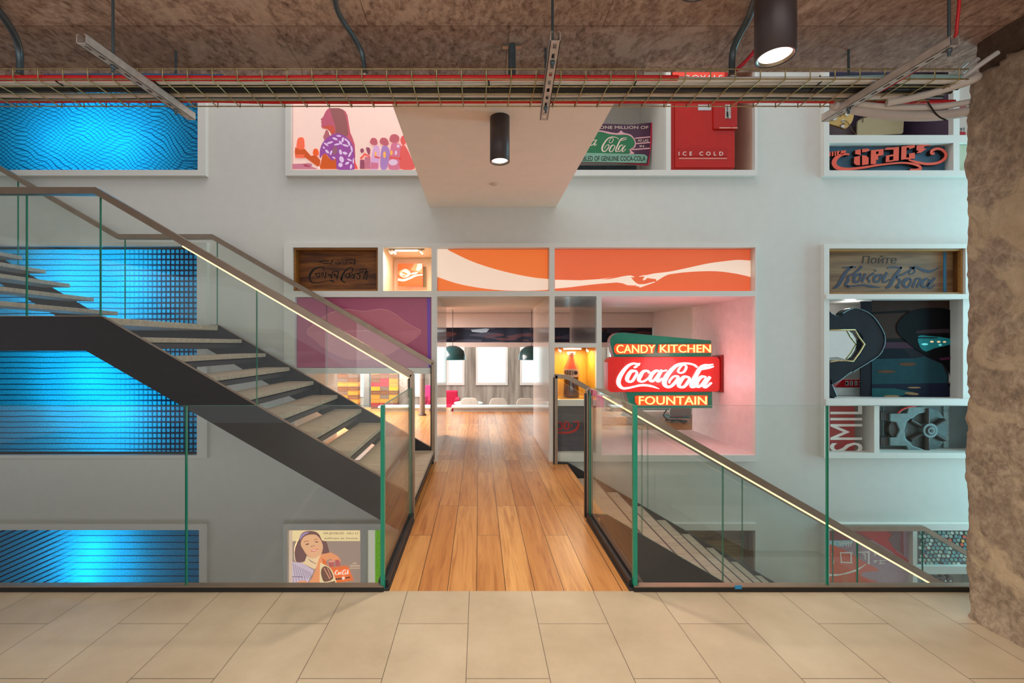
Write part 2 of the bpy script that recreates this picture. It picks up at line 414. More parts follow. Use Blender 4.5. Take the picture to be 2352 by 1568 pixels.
lining = {'A2': mat((236, 220, 196), .6, var=.02), 'C2': wood((190, 140, 40), (214, 166, 62), (14, 14, 3), .4), 'UL': mat((40, 60, 80), .6), 'ML': mat((40, 60, 80), .6), 'LL': mat((40, 60, 80), .6),
          'A4': mat((222, 206, 192), .6), 'UC': mat((206, 176, 156), .6), 'UR1': mat((92, 74, 96), .5), 'PASS': GLOSS, 'C1': mat((150, 146, 142), .2, coat=.3), 'D': mat((226, 208, 208), .4)}
wm = MB(); plate(wm, (-350, -700, 2700, 1708), holes, WALL, WALL, WHITE, FR)
for k, (x0, y0, x1, y1, d) in H.items():
    m = lining.get(k, WHITE); yb = BACK if d == 0 else FR + d
    a0, a1, b1, b0 = PX(x0, FR), PX(x1, FR), PZ(y0, FR), PZ(y1, FR)
    f = FR if k in () else WALL
    if k not in ('PASS', 'B2'): wm.add([(a0, f, b0), (a1, f, b0), (a1, yb, b0), (a0, yb, b0)], [(0, 1, 2, 3)], m)
    wm.add([(a0, f, b1), (a0, yb, b1), (a1, yb, b1), (a1, f, b1)], [(0, 1, 2, 3)], WHITE if k == 'PASS' else m)
    wm.add([(a0, f, b0), (a0, yb, b0), (a0, yb, b1), (a0, f, b1)], [(0, 1, 2, 3)], m)
    wm.add([(a1, f, b0), (a1, f, b1), (a1, yb, b1), (a1, yb, b0)], [(0, 1, 2, 3)], m)
    if d: wm.add([(a0, yb, b0), (a1, yb, b0), (a1, yb, b1), (a0, yb, b1)], [(0, 1, 2, 3)], m)
struct(wm.build('wall_front', origin=(0, WALL, 0)))
# frames standing proud of the wall
FRAMES = dict(UL=(-80, 140, 472, 403), UM=(655, 140, 1740, 403), UR=(1893, 140, 2300, 404), ML=(-80, 556, 475, 1052), MM=(652, 558, 1739, 1059.85),
              MR=(1893, 560, 2300, 1052), LL=(-80, 1203, 475, 1700), LM=(650, 1203, 1739, 1700), LR=(1895, 1203, 2300, 1700))
for i, (k, r) in enumerate(FRAMES.items()):
    hs = [h for h in holes if r[0] <= h[2] and h[0] <= r[2] and r[1] <= h[1] + 60 and h[3] <= r[3] + 60]
    mb = MB(); plate(mb, r, hs, FR, WALL, TRIM, FR)
    struct(mb.build('trim_%d' % (i + 1), origin=(0, FR, 0)))
# white shelves that project a little further, right-hand group
for i, (y0, y1) in enumerate(((676, 687), (916, 931))):
    struct(MB().box(PX(1893, FR), PX(2300, FR), FR - .03, FR, PZ(y1, FR), PZ(y0, FR), TRIM).build('trim_%d' % (10 + i), bevel=.004))
# sloping-sided soffit over the footbridge
SOF = mat((246, 226, 210), .55, var=.02)
struct(MB().box(PX(986, WALL), PX(1277, WALL), 2.75, WALL - .001, 3.17, 3.55, SOF).build('ceiling_soffit', origin=(0, 0, 0)))
# lounge beyond the wall
LW = mat((226, 214, 208), .55, var=.02)
GREYW = G('curtain_wall'); _v = GREYW.coords((3.2, 1, .3)); _n = GREYW.n('TexNoise', i_Scale=1.6, i_Detail=3.0); GREYW.l(_v, _n.inputs['Vector'])
GREYW.l(GREYW.ramp(_n.outputs['Fac'], [(.35, (120, 112, 102)), (.5, (158, 150, 138)), (.65, (178, 172, 160))]), GREYW.b.inputs['Base Color']); GREYW = GREYW.m
struct(MB().box(-8, 4.45, WALL + .02, 9.7, -.2, 0, PLANK).box(-8, -.62, 9.7, 10.35, -.2, 0, PLANK).build('floor', origin=(0, 0, 0)))
struct(MB().box(-8, 4.45, 9.7, 13.4, -.75, -.6, mat((120, 110, 104), .6)).build('floor', origin=(0, 0, -.6)))
struct(MB().box(-8, 4.45, BACK, 13.4, 2.25, 2.4, LW).build('ceiling', origin=(0, 0, 2.25)))
struct(MB().box(4.4, 4.55, BACK, 13.4, -.6, 2.25, LW).build('wall_right', origin=(4.4, 0, 0)))
struct(MB().box(-8.15, -8, BACK, 13.4, -.6, 2.25, LW).build('unseen_wall_left', origin=(-8, 0, 0)))
WINC = mat((214, 250, 255), .5, 0, 1.3, (206, 248, 255), var=0)
YB = 13.2
wins = [(-1580, -1478), (-1380, -1280), (748, 768), (832, 850), (933, 940), (951, 966), (1031, 1062), (1098, 1161), (1199, 1262), (1300, 1362), (1400, 1462)]
wh = [(a, 700, b, 878 if i > 5 else 905, 0) for i, (a, b) in enumerate(wins)]
wb = MB(); plate(wb, (300, 600, 1560, 990), wh, YB, YB + .1, GREYW, YB)
struct(wb.build('wall_far', origin=(0, YB, 0)))
n = 0
for a, y0, b, y1, _ in wh:
    if b < 300: continue
    n += 1
    r = MB(); fr = MB()
    r.box(PX(a, YB), PX(b, YB), YB + .06, YB + .08, PZ(y1, YB), PZ(y0, YB), WINC)
    o = struct(r.build('window_%d' % n))
    t = 5
    plate(fr, (a - t, y0 - t, b + t, y1 + t + 1), [(a, y0, b, y1)], YB - .03, YB, TRIM, YB); fr.build('window_frame', o)
# ================================================================== footbridge
BL, BR = -.53, .884
b = thing('footbridge', 'oak boarded footbridge between glass rails, leading to the white opening', 'bridge', (0, D1, 0))
dk = MB(); dk.prism([(BL, D1), (BL, 3.70), (-.60, 3.72), (-.60, 5.55), (BL, 5.636), (.884, 5.636), (1.07, 5.5), (1.07, 3.78), (BR, 3.70), (BR, D1)], -.06, 0, PLANK, axis='z')
dko = MB(); dko.v = [(x, y, z) for x, y, z in dk.v]; dko.f, dko.m, dko.sm, dko.mats = dk.f, dk.m, dk.sm, dk.mats
o = dko.build('deck', b)
# boards are laid out in world space
for tx in (PLANK, TILE): pass
for x0, x1 in ((BL - .06, BL - .001), (BR + .001, BR + .06)):
    MB().box(x0, x1, D1, 3.70, -.34, .012, DARK).build('edge_beam', b, .003)
MB().box(-.58, 1.05, D1 + .01, 5.6, -.32, -.065, DARK).build('soffit_plate', b)
# ================================================================== stairs
RISE, RUN = .168, .29
SL = RISE / RUN
def stair_common(t, treads, stringers, w0=YN, w1=YF):
    for x0, x1, z in treads:
        MB().box(x0, x1, w0 + .02, w1 - .02, z - .045, z, TREAD).build('tread', t, .004)
    for poly, y in stringers:
        MB().prism(poly, y - .012, y + .012, DARK).build('stringer', t, .002)
XA, ZL, XL0, XL1 = -.55, 10 * RISE, -3.16, -4.37
t = thing('staircase', 'dark steel open-riser staircase with oak treads, climbing left from the footbridge', 'stairs', (XA, YN, 0))
tr = [(XA - k * RUN - .025, XA - (k - 1) * RUN, RISE * k) for k in range(1, 10)]
tr += [(XL1 - k * RUN - .025, XL1 - (k - 1) * RUN, ZL + RISE * k) for k in range(1, 7)]
low = [(-5.4, ZL + .6 + .004), (-4.37, ZL + .004), (XL0, ZL + .004), (XA, .185), (XA, -.175), (-.842, -.015), (-3.294, 1.399), (-4.30, 1.399), (-5.4, ZL + .25)]
near = [(-5.4, ZL + .60), (-4.37, ZL + .004), (XL0, ZL + .004), (XA, .182), (XA, -.18), (-.842, -.012), (-3.294, 1.397), (-4.44, 1.397), (-5.4, ZL + .28)]
near = [(-7.0, ZL + .004 + (7.0 - 4.40) * SL), (-4.40, ZL + .004), (XL0, ZL + .004), (XA, .182), (XA, -.18), (-3.294, 1.397), (-4.44, 1.397), (-7.0, 1.397 + (7.0 - 4.44) * SL)]
stair_common(t, tr, [(near, YN), (near, YF)])
MB().box(XL1 - .04, XL0, YN + .02, YF - .02, ZL - .06, ZL, TREAD).build('landing', t, .004)
for k in range(1, 10):      # folded steel tray under every tread
    x0, x1 = XA - k * RUN - .02, XA - (k - 1) * RUN
    MB().box(x0, x1, YN + .02, YF - .02, RISE * k - .056, RISE * k - .046, DARK).box(x1 - .012, x1, YN + .02, YF - .02, RISE * k - .10, RISE * k - .046, DARK).build('tread_tray', t)
for s in (YN, YF):          # thin pale edge strip on the top of the stringers
    q = [(-4.40, ZL + .005), (XL0, ZL + .005), (XA, .183)]
    for a, c in zip(q, q[1:]):
        MB().prism([a, c, (c[0], c[1] + .006), (a[0], a[1] + .006)], s - .015, s + .015, BRONZE).build('edge_strip', t)
XB = 1.08
t2 = thing('staircase', 'dark steel staircase with pale oak treads, dropping right from the footbridge', 'stairs', (XB, YN, -1.848))
tr = [(XB + (k - 1) * RUN, XB + k * RUN + .025, -RISE * k) for k in range(1, 12)]
XE = XB + 11 * RUN
st = [(.93, .03), (1.08, .02), (XE, -1.848 + .02), (XE + 1.1, -1.848 + .02), (XE + 1.1, -2.13), (XE - .12, -2.13), (1.0, -.34), (.93, -.34)]
stair_common(t2, tr, [(st, YN), (st, YF)])
for k in range(1, 12):
    x0 = XB + (k - 1) * RUN
    MB().box(x0, x0 + .012, YN + .02, YF - .02, -RISE * k, -RISE * (k - 1) - .045, DARK).build('riser', t2)
for k in range(1, 12):  # thin dark strips paint in the riser shade between treads
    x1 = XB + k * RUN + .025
    MB().box(x1 - .014, x1 + .001, YN + .02, YF - .02, -RISE * k - .03, -RISE * k + .0015, DARK).build('shade_strip', t2, label='dark strip painted as shade between the treads')
MB().box(XE, XE + 1.1, YN + .02, YF - .02, -1.848 - .06, -1.848, TREAD).build('landing', t2, .004)
tr = [(XE + 1.1 + (k - 1) * RUN, XE + 1.1 + k * RUN, -1.848 - RISE * k) for k in range(1, 8)]
stair_common(t2, tr, [([(XE + 1.1, -1.83), (XE + 3.3, -1.83 - 2.2 * SL), (XE + 3.3, -2.2 - 2.2 * SL), (XE + 1.1, -2.2)], YN), ([(XE + 1.1, -1.83), (XE + 3.3, -1.83 - 2.2 * SL), (XE + 3.3, -2.2 - 2.2 * SL), (XE + 1.1, -2.2)], YF)])
# ------------------------------------------------------------------ balustrades
def strip(pts, h):
    """mitred band hanging h below a polyline in x,z"""
    up, dn = [], []
    for i, p in enumerate(pts):
        a, c = pts[max(i - 1, 0)], pts[min(i + 1, len(pts) - 1)]
        ns = []
        for u, v in ((a, p), (p, c)):
            d = math.hypot(v[0] - u[0], v[1] - u[1])
            if d > 1e-6: ns.append((-(v[1] - u[1]) / d, (v[0] - u[0]) / d))
        nx, nz = sum(q[0] for q in ns) / len(ns), sum(q[1] for q in ns) / len(ns); L = nx * nx + nz * nz
        up.append(p); dn.append((p[0] - nx / L * h, p[1] - nz / L * h))
    return up, dn
def zat(pts, x):
    pts = sorted(pts)
    for (a, b1), (c, d) in zip(pts, pts[1:]):
        if a <= x <= c: return b1 + (d - b1) * (x - a) / (c - a) if c > a else b1
    return pts[0][1] if x < pts[0][0] else pts[-1][1]
def rail_set(name, label, rail, base, joints, y, post=None, led=None, gy=0):
    """glass panels between base line and rail line, flat handrail with light strip, end post"""
    r = thing('balustrade', label, 'balustrade', (rail[-1][0], y, base[-1][1]))
    up, dn = strip(rail, .055)
    m = MB()
    for i in range(len(rail) - 1):
        m.prism([up[i], up[i + 1], dn[i + 1], dn[i]], y - .028, y + .028, BRONZE)
    h = m.build('handrail', r)
    if led:
        u2, d2 = strip(dn, .012); m = MB()
        for i in led: m.prism([u2[i], u2[i + 1], d2[i + 1], d2[i]], y - .02, y + .012, LED)
        m.build('light_strip', h, label='warm light strip under the handrail')
    xs = sorted(joints)
    for a, c in zip(xs, xs[1:]):
        ks = sorted({a + .004, c - .004, *[p[0] for p in rail + base if a + .01 < p[0] < c - .01]})
        top = [(x, zat(dn, x) - .004) for x in ks]; bot = [(x, zat(base, x) + .003) for x in ks]
        m = MB(); m.prism(bot + top[::-1], y + gy - .006, y + gy + .006, GLASS, GEDGE); m.build('glass_panel', r)
    if post:
        x, z0, z1, wd = post
        p = MB(); p.box(x - wd, x + .008, y - .028, y + .028, z0, z1, BRONZE); p.box(x - wd - .012, x - wd, y - .022, y + .022, z0, z1 - .03, BLACK)
        p.build('post', r, .003)
    return r
ra = [(-7.0, 2.764 + 2.6 * SL), (-4.40, 2.764), (-3.20, 2.764), (-.549, 1.216)]
ra.insert(3, (-2.45, 2.764 - .75 * (2.764 - 1.216) / 2.651))
ba = [(-7.0, ZL + 2.6 * SL), (-4.40, ZL), (XL0, ZL), (XA, .18)]
rail_set('near', 'glass balustrade on the near side of the rising stairs, handrail lit underneath', ra, ba, (-7, -5.4, -3.8, -3.18, -1.867, -.60), YN, (-.549, .0, 1.20, .03), (3,))
rb = [(-7.0, 2.785 + 2.63 * SL), (-4.37, 2.785), (-3.228, 2.785), (-.545, 1.244)]
rail_set('far', 'glass balustrade on the far side of the rising stairs, beside the wall', rb, ba, (-7, -5.6, -4.3, -3.18, -1.85, -.60), YF, (-.545, .05, 1.23, .03), None)
rc = [(.915, 1.083), (1.06, 1.075), (XE, -.76), (XE + 1.1, -.76)]
bc = [(.93, .02), (1.08, .02), (XE, -1.83), (XE + 1.1, -1.83)]
rail_set('near', 'glass balustrade on the near side of the descending stairs, handrail lit underneath', rc[::1], bc, (.95, 1.37, 2.05, 3.18, 4.27, 5.37), YN, (.945, 0, 1.07, .045), (1, 2))
rd = [(.926, 1.095), (1.02, 1.09), (1.10, 1.075), (4.31, -.752), (5.40, -.752), (7.0, -.752 - 1.6 * SL)]
bd = [(.93, .02), (1.08, .02), (XE, -1.83), (5.40, -1.83), (7.0, -1.83 - 1.6 * SL)]
rail_set('far', 'glass balustrade on the far side of the descending stairs, beside the red lit wall recesses', rd, bd, (.95, 2.05, 3.2, 4.30, 5.39, 7), YF, (.945, 0, 1.08, .03), None)
# frameless glass guard along the edge of the tiled floor and down the sides of the bridge
def guard(label, panels, shoe, side, x):
    r = thing('glass_guard', label, 'glass railing', ((panels[0][0] + panels[-1][1]) / 2, D1, 0))
    for a, c in panels:
        MB().prism([(a, .02), (c, .02), (c, 1.09), (a, 1.09)], D1 + .004, D1 + .020, GLASS, GEDGE).build('glass_panel', r)
    MB().box(shoe[0], shoe[1], D1 - .012, D1 + .036, -.10, .026, BLACK).box(shoe[0], shoe[1], D1 - .010, D1 + .034, .026, .032, BRONZE).build('base_shoe', r)
    g = MB(); g.prism([(D1 + .03, .0), (3.72, .0), (3.72, 1.09), (D1 + .03, 1.09)], x - .008, x + .008, GLASS, GEDGE, axis='x'); g.build('side_panel', r)
    m = MB(); m.box(x - .03, x - .010, D1 + .03, 3.72, 0, .05, DARK).box(x + .010, x + .03, D1 + .03, 3.72, 0, .05, DARK).box(x - .010, x + .010, D1 + .03, 3.72, 0, .03, BLACK)
    m.build('side_shoe', r)
    MB().box(x - .012, x + .012, D1 + .002, D1 + .028, -.02, 1.092, GEDGE).build('corner_edge', r, label='thick green glass edge')
guard('frameless glass guard left of the bridge, in front of the rising stairs', ((-4.2, -1.732), (-1.726, -.575)), (-4.2, -.56), -1, BL - .038)
guard('frameless glass guard right of the bridge, in front of the descending stairs', ((.935, 2.055), (2.061, 3.2)), (.91, 3.2), 1, BR + .038)
tg = MB().box(PX(1685, D1), PX(1700, D1), D1 - .016, D1 - .012, PZ(1349, D1), PZ(1341, D1), mat((30, 130, 180), .4)).build('tape_tab')
tag(tg, 'small blue tape tab stuck on the base of the glass guard', 'tape')
# ================================================================== concrete column
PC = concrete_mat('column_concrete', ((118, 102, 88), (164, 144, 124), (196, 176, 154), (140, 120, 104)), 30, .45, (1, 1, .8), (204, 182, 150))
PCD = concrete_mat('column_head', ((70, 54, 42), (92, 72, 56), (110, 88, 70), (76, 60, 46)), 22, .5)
NYY, NZZ = 70, 150
Y0, Y1, ZT = .7, 2.405, 3.04
vs, fs, mi = [], [], []
def face_x(y, z):
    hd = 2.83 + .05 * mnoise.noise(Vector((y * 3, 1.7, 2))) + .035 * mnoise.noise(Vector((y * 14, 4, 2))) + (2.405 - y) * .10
    d = .012 * mnoise.fractal(Vector((y * 5, z * 5, 3)), .6, 2.1, 6) + .004 * mnoise.noise(Vector((y * 40, z * 40, 9)))
    return 2.6 + d + (.035 if z > hd else 0), z > hd
m = MB(); grid = {}
for i in range(NYY + 1):
    for j in range(NZZ + 1):
        y, z = Y0 + (Y1 - Y0) * i / NYY, ZT * j / NZZ
        x, hdk = face_x(y, z); grid[i, j] = (x, y, z, hdk)
wob = [(.022 * mnoise.fractal(Vector((7, j * .09, 1)), .7, 2, 5)) + (.0 if ZT * j / NZZ < 2.82 else -.02) for j in range(NZZ + 1)]
vs = []; idx = {}
for i in range(NYY + 1):
    for j in range(NZZ + 1):
        x, y, z, hdk = grid[i, j]
        if i == NYY: y += wob[j]; x += .02
        if i == NYY - 1: y += wob[j] * .8
        idx[i, j] = len(vs); vs.append((x, y, z))
k0 = len(vs)
for j in range(NZZ + 1): vs.append((3.3, Y1 + wob[j] * .5, ZT * j / NZZ))
m.v = vs; mA, mB = m.mi(PC), m.mi(PCD)
for i in range(NYY):
    for j in range(NZZ):
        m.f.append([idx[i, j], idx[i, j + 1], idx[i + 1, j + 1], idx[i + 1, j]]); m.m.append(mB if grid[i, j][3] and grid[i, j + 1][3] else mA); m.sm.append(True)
for j in range(NZZ):
    m.f.append([idx[NYY, j], idx[NYY, j + 1], k0 + j + 1, k0 + j]); m.m.append(mA); m.sm.append(False)
m.box(2.66, 3.3, Y0, Y1 - .06, 0, ZT, PC)
o = struct(m.build('pillar', origin=(2.95, 1.55, 0))); o['label'] = 'rough bare concrete pillar at the end of the glass guard'; o['category'] = 'pillar'
# ================================================================== spotlights
LENS = mat((255, 250, 236), .3, 0, 2.2, (255, 246, 226), var=0)
LAMPM = mat((74, 64, 66), .42, .2, var=.04)
def downlight(label, x, y, ztop, zbot, r=.0745, power=40, spot=R(75)):
    t = thing('spotlight', label, 'light', (x, y, ztop), 'cylinder spotlights')
    MB().lathe([(0, ztop), (r, ztop), (r, zbot), (r - .006, zbot - .001), (r - .008, zbot + .03), (r - .02, zbot + .05)], x, y, LAMPM, 40).build('housing', t)
    MB().lathe([(r - .007, zbot + .001), (r - .011, zbot + .001), (r - .02, zbot + .03), (r - .03, zbot + .045)], x, y, STEEL, 40).build('reflector', t)
    MB().lathe([(r - .008, zbot + .012), (0, zbot + .012)], x, y, LENS, 40).build('lens', t)
    light('SPOT', 'spot_lamp', (x, y, zbot - .02), power, (1, .86, .68), .05, None, (0, 0, 0), spot, .6)
downlight('dark cylinder spotlight on the pale soffit above the footbridge', PX(1148, 3.40), 3.40, 3.17, 2.835, power=110, spot=R(110))
downlight('largest dark cylinder spotlight, hanging from the concrete near the pillar', 1.215, 1.84, 3.04, 2.627, power=50, spot=R(100))
downlight('cylinder spotlight cut by the top of the photo, between the slotted hangers', .73, 1.47, 3.04, 2.627, power=40, spot=R(100))
downlight('cylinder spotlight barely showing at the top of the photo, above the middle hanger', .20, 1.455, 3.04, 2.627, power=40, spot=R(100))
# ================================================================== cable tray, hangers, conduits
t = thing('cable_tray', 'long wire mesh basket tray hung along the concrete edge, full of cables', 'cable tray', (0, 2.36, 2.77), None)
YT0, YT1, ZB, ZTOP = 2.235, 2.49, 2.772, 2.822
lw = MB()
for y, z in ((YT0, ZTOP), (YT0, ZB), (2.30, ZB), (2.365, ZB), (2.43, ZB), (YT1, ZB), (YT1, ZTOP)):
    lw.tube([(-4.6, y, z), (2.44, y, z)], .0032, WIRE, 6)
lw.build('long_wires', t)
cw = MB(); x = -.459 - .124 * 33
while x < 2.46:
    cw.tube([(x, YT0 - .003, ZTOP + .004), (x, YT0 - .003, ZB - .004), (x, YT1 + .003, ZB - .004), (x, YT1 + .003, ZTOP + .004)], .0032, WIRE, 6); x += .124
cw.build('cross_wires', t)
def cable(label, col, y, z, r, x0=-4.65, x1=2.5, amp=.010, tail=None, seed=0, rough=.45):
    pts = []
    n = 62
    for i in range(n + 1):
        x = x0 + (x1 - x0) * i / n
        yy = y + amp * mnoise.noise(Vector((x * 1.3, seed * 3.1, .5))) * 1.6; zz = z + amp * .5 * abs(mnoise.noise(Vector((x * 1.7, seed, 7))))
        yy = min(max(yy, YT0 + r + .006), YT1 - r - .006)
        pts.append((x, yy, max(zz, ZB + r + .004)))
    if tail: pts = pts[:-1] + spline([pts[-2]] + tail, 5)[1:]
    o = MB().tube(pts, r, mat(col, rough, var=.08), 8).build('cable')
    tag(o, label, 'cable', 'cables lying in the wire tray')
cs = [('red', (216, 24, 28), 2.252, .013), ('white', (232, 230, 226), 2.272, .012), ('pale grey', (214, 212, 210), 2.298, .013), ('black', (30, 28, 30), 2.322, .014), ('black', (26, 25, 27), 2.348, .013),
      ('dark grey', (70, 66, 66), 2.366, .010), ('pale grey', (212, 210, 208), 2.386, .012), ('pinkish grey', (222, 206, 200), 2.408, .011), ('dark green', (60, 74, 68), 2.424, .008),
      ('pale grey', (206, 206, 204), 2.440, .010), ('red', (216, 22, 26), 2.470, .011)]
nm = {('red', 0): 'red cable along the near edge of the wire tray', ('red', 10): 'red cable along the far edge of the wire tray, lowest in the photo',
      ('white', 1): 'white cable just below the upper red cable in the wire tray', ('dark green', 8): 'thin dark green cable in the wire tray', ('pinkish grey', 7): 'pinkish grey cable in the wire tray', ('dark grey', 5): 'dark grey cable between the black and pale cables in the tray'}
gr = {'black': 'black cable running along the middle of the wire tray', 'pale grey': 'pale grey cable running along the wire tray'}
for i, (nme, col, y, r) in enumerate(cs):
    x1 = 2.5
    if i in (0, 10): x1 = 1.0 if i == 0 else 2.62
    tail = None
    if nme == 'pale grey': tail = [(2.38 + .01 * i % .04, y, ZB + .03), (2.48, y + .01, 2.81 + .004 * i), (2.54, y - .03, 2.86 + .004 * i), (2.60, y - .05, 2.90 + .006 * i)]
    cable(nm.get((nme, i), gr.get(nme)), col, y, ZB + .004 + r + (.012 if i in (3, 6) else 0), r, x1=x1, seed=i * 7.3, tail=tail)
for k, (c, y, lab) in enumerate((((150, 190, 190), 2.285, 'pale blue cable lying on top of the others at the right of the tray'), ((205, 205, 200), 2.33, 'white cable lying over the black ones at the right of the tray'), ((58, 120, 170), 2.262, 'short blue cable above the red cable at the left of the tray'))):
    cable(lab, c, y, ZB + .036, .011, x0=(.6, .9, -2.2)[k], x1=(2.45, 2.4, -1.3)[k], seed=50 + k, amp=.02)
# loops by the pillar
for k, (c, pts, r, lab) in enumerate((
    ((206, 198, 192), [(2.05, 2.40, 2.78), (2.25, 2.40, 2.79), (2.42, 2.36, 2.82), (2.53, 2.31, 2.83), (2.50, 2.27, 2.79), (2.35, 2.36, 2.765), (2.2, 2.42, 2.755)], .020, 'thick grey cable looping back at the pillar end of the tray'),
    ((198, 188, 182), [(1.95, 2.47, 2.77), (2.1, 2.48, 2.745), (2.3, 2.47, 2.71), (2.5, 2.44, 2.695), (2.64, 2.40, 2.70)], .026, 'thick grey cable sagging below the tray into the pillar'),
    ((212, 206, 200), [(1.98, 2.44, 2.775), (2.2, 2.45, 2.75), (2.45, 2.43, 2.735), (2.64, 2.39, 2.745)], .016, 'grey cable above the sagging one, running into the pillar'))):
    tag(MB().tube(spline(pts, 6), r, mat(c, .5), 10).build('cable'), lab, 'cable', 'cables looped at the pillar')
for k, (pts, lab) in enumerate((([(2.40, 2.40, 2.75), (2.47, 2.42, 2.69), (2.53, 2.43, 2.665)], 'black cable tie hanging from the sagging grey cable'), ([(2.2, 2.42, 2.81), (2.3, 2.44, 2.79), (2.38, 2.42, 2.80)], 'black cable tie around the loop by the pillar'))):
    tag(MB().tube(spline(pts, 5), .004, BLACK, 6).build('cable_tie'), lab, 'cable tie')
for k, px in enumerate((152, 372, 1122, 1452, 1868, 2040)):
    x = PX(px, 2.32)
    tag(MB().tube([(x - .01, 2.262, ZB + .034), (x, 2.264, ZB + .006), (x + .004, 2.31, ZB + .003), (x + .012, 2.36, ZB + .006), (x + .014, 2.362, ZB + .03)], .004, BLACK, 6).build('cable_tie'), 'black cable tie strapped round the cables in the wire tray', 'cable tie', 'cable ties along the tray')
tag(MB().lathe([(0, 3.158), (.035, 3.159), (.045, 3.169)], PX(1135, 4.8), 4.8, mat((214, 190, 172), .4), 24).build('sensor'), 'tiny pale round sensor on the soffit, behind the soffit spotlight', 'sensor')
def channel(label, x, y0, y1, skew, rods):
    """slotted steel channel with its threaded rods"""
    t = thing('hanger_channel', label, 'channel', (x, y0, 2.745))
    m = MB(); z = 2.725; w = .0215; n = 10; L = y1 - y0; pt = L / n
    sx = lambda y: x + skew * (y - y0)
    def q(xa, xb, ya, yb, za, zb):
        vs = [(sx(yy) + xx, yy, zz) for zz in (za, zb) for yy in (ya, yb) for xx in (xa, xb)]
        m.add(vs, [(0, 2, 3, 1), (4, 5, 7, 6), (0, 1, 5, 4), (2, 6, 7, 3), (0, 4, 6, 2), (1, 3, 7, 5)], GALV)
    q(-w, -.007, y0, y1, z, z + .003); q(.007, w, y0, y1, z, z + .003)
    for k in range(n + 1):
        a = y0 + k * pt - pt * .24; b = a + pt * .48
        q(-.007, .007, max(a, y0), min(b, y1), z, z + .003)
    q(-w, -w + .003, y0, y1, z, z + .041); q(w - .003, w, y0, y1, z, z + .041)
    q(-w, -w + .010, y0, y1, z + .038, z + .041); q(w - .010, w, y0, y1, z + .038, z + .041)
    m.build('channel', t)
    for y in rods:
        MB().tube([(sx(y), y, z - .03), (sx(y), y, 3.039)], .006, PIPE, 8).build('threaded_rod', t)
        MB().lathe([(0, z - .014), (.011, z - .014), (.011, z), (0, z)], sx(y), y, PIPE, 6).build('nut', t)
channel('slotted steel channel under the cable tray, leftmost of three', -1.685, 1.90, 2.55, .08, (2.05, 2.43))
channel('slotted steel channel under the cable tray, between the soffit spotlight and the green sign', .322, 1.885, 2.55, .07, (2.02, 2.41))
channel('slotted steel channel under the cable tray, nearest the pillar', 2.03, 1.915, 2.57, -.07, (1.935, 2.42))
tag(MB().tube(spline([(2.04, 1.90, 3.03), (2.055, 1.925, 2.85), (2.07, 1.98, 2.76), (2.045, 2.2, 2.735), (2.03, 2.42, 2.745), (2.1, 2.46, 2.77), (2.3, 2.45, 2.765)], 6), .006, mat((206, 26, 34), .45), 8).build('cable'), 'thin red wire following the channel nearest the pillar', 'cable')
def conduit(label, pts, r, cl=None):
    t = thing('conduit', label, 'pipe', pts[-1], 'conduits dropping from the ceiling to the tray')
    MB().tube(spline(pts, 6), r, PIPE, 12).build('pipe', t)
    p = pts[-1]; MB().lathe([(r + .003, p[2] - .004), (r + .005, p[2] - .004), (r + .005, p[2] + .02), (r + .003, p[2] + .02)], p[0], p[1], STEEL, 16).build('end_sleeve', t)
    if cl: MB().box(cl[0] - .05, cl[0] + .05, cl[1] - .012, cl[1] + .012, 3.025, 3.04, STEEL).build('bracket', t)
def cp(*p): return [(PX(a, y), y, z) for a, y, z in p]
conduit('steel conduit bending down from the concrete at the left edge of the photo', cp((-30, 2.02, 3.015), (8, 2.14, 3.01), (36, 2.25, 2.99), (45, 2.30, 2.94), (46, 2.31, 2.82)), .016)
conduit('steel conduit bending down left of the soffit spotlight', cp((762, 1.9, 3.02), (776, 2.10, 3.01), (812, 2.24, 2.985), (832, 2.30, 2.94), (838, 2.31, 2.83)), .012)
conduit('thick short conduit dropping straight from the concrete above the soffit spotlight', cp((1176, 2.38, 3.038), (1176, 2.38, 2.95), (1176, 2.38, 2.83)), .020, (PX(1176, 2.38), 2.38))
conduit('steel conduit bending down beside the largest spotlight', cp((1738, 2.02, 3.02), (1720, 2.14, 3.01), (1692, 2.25, 2.975), (1682, 2.30, 2.93), (1681, 2.31, 2.82)), .016)
tag(MB().tube(spline(cp((1840, 1.95, 3.02), (1800, 2.05, 2.98), (1730, 2.2, 2.88), (1690, 2.26, 2.83)), 5), .009, mat((190, 24, 50), .45), 8).build('cable'), 'dark red cable slanting down behind the largest spotlight', 'cable')
tag(MB().box(PX(482, 2.6), PX(612, 2.6), 2.58, 2.615, 3.012, 3.04, mat((112, 92, 30), .7, var=.2)).build('batten'), 'yellow brown batten fixed on the concrete edge above the tray', 'batten')
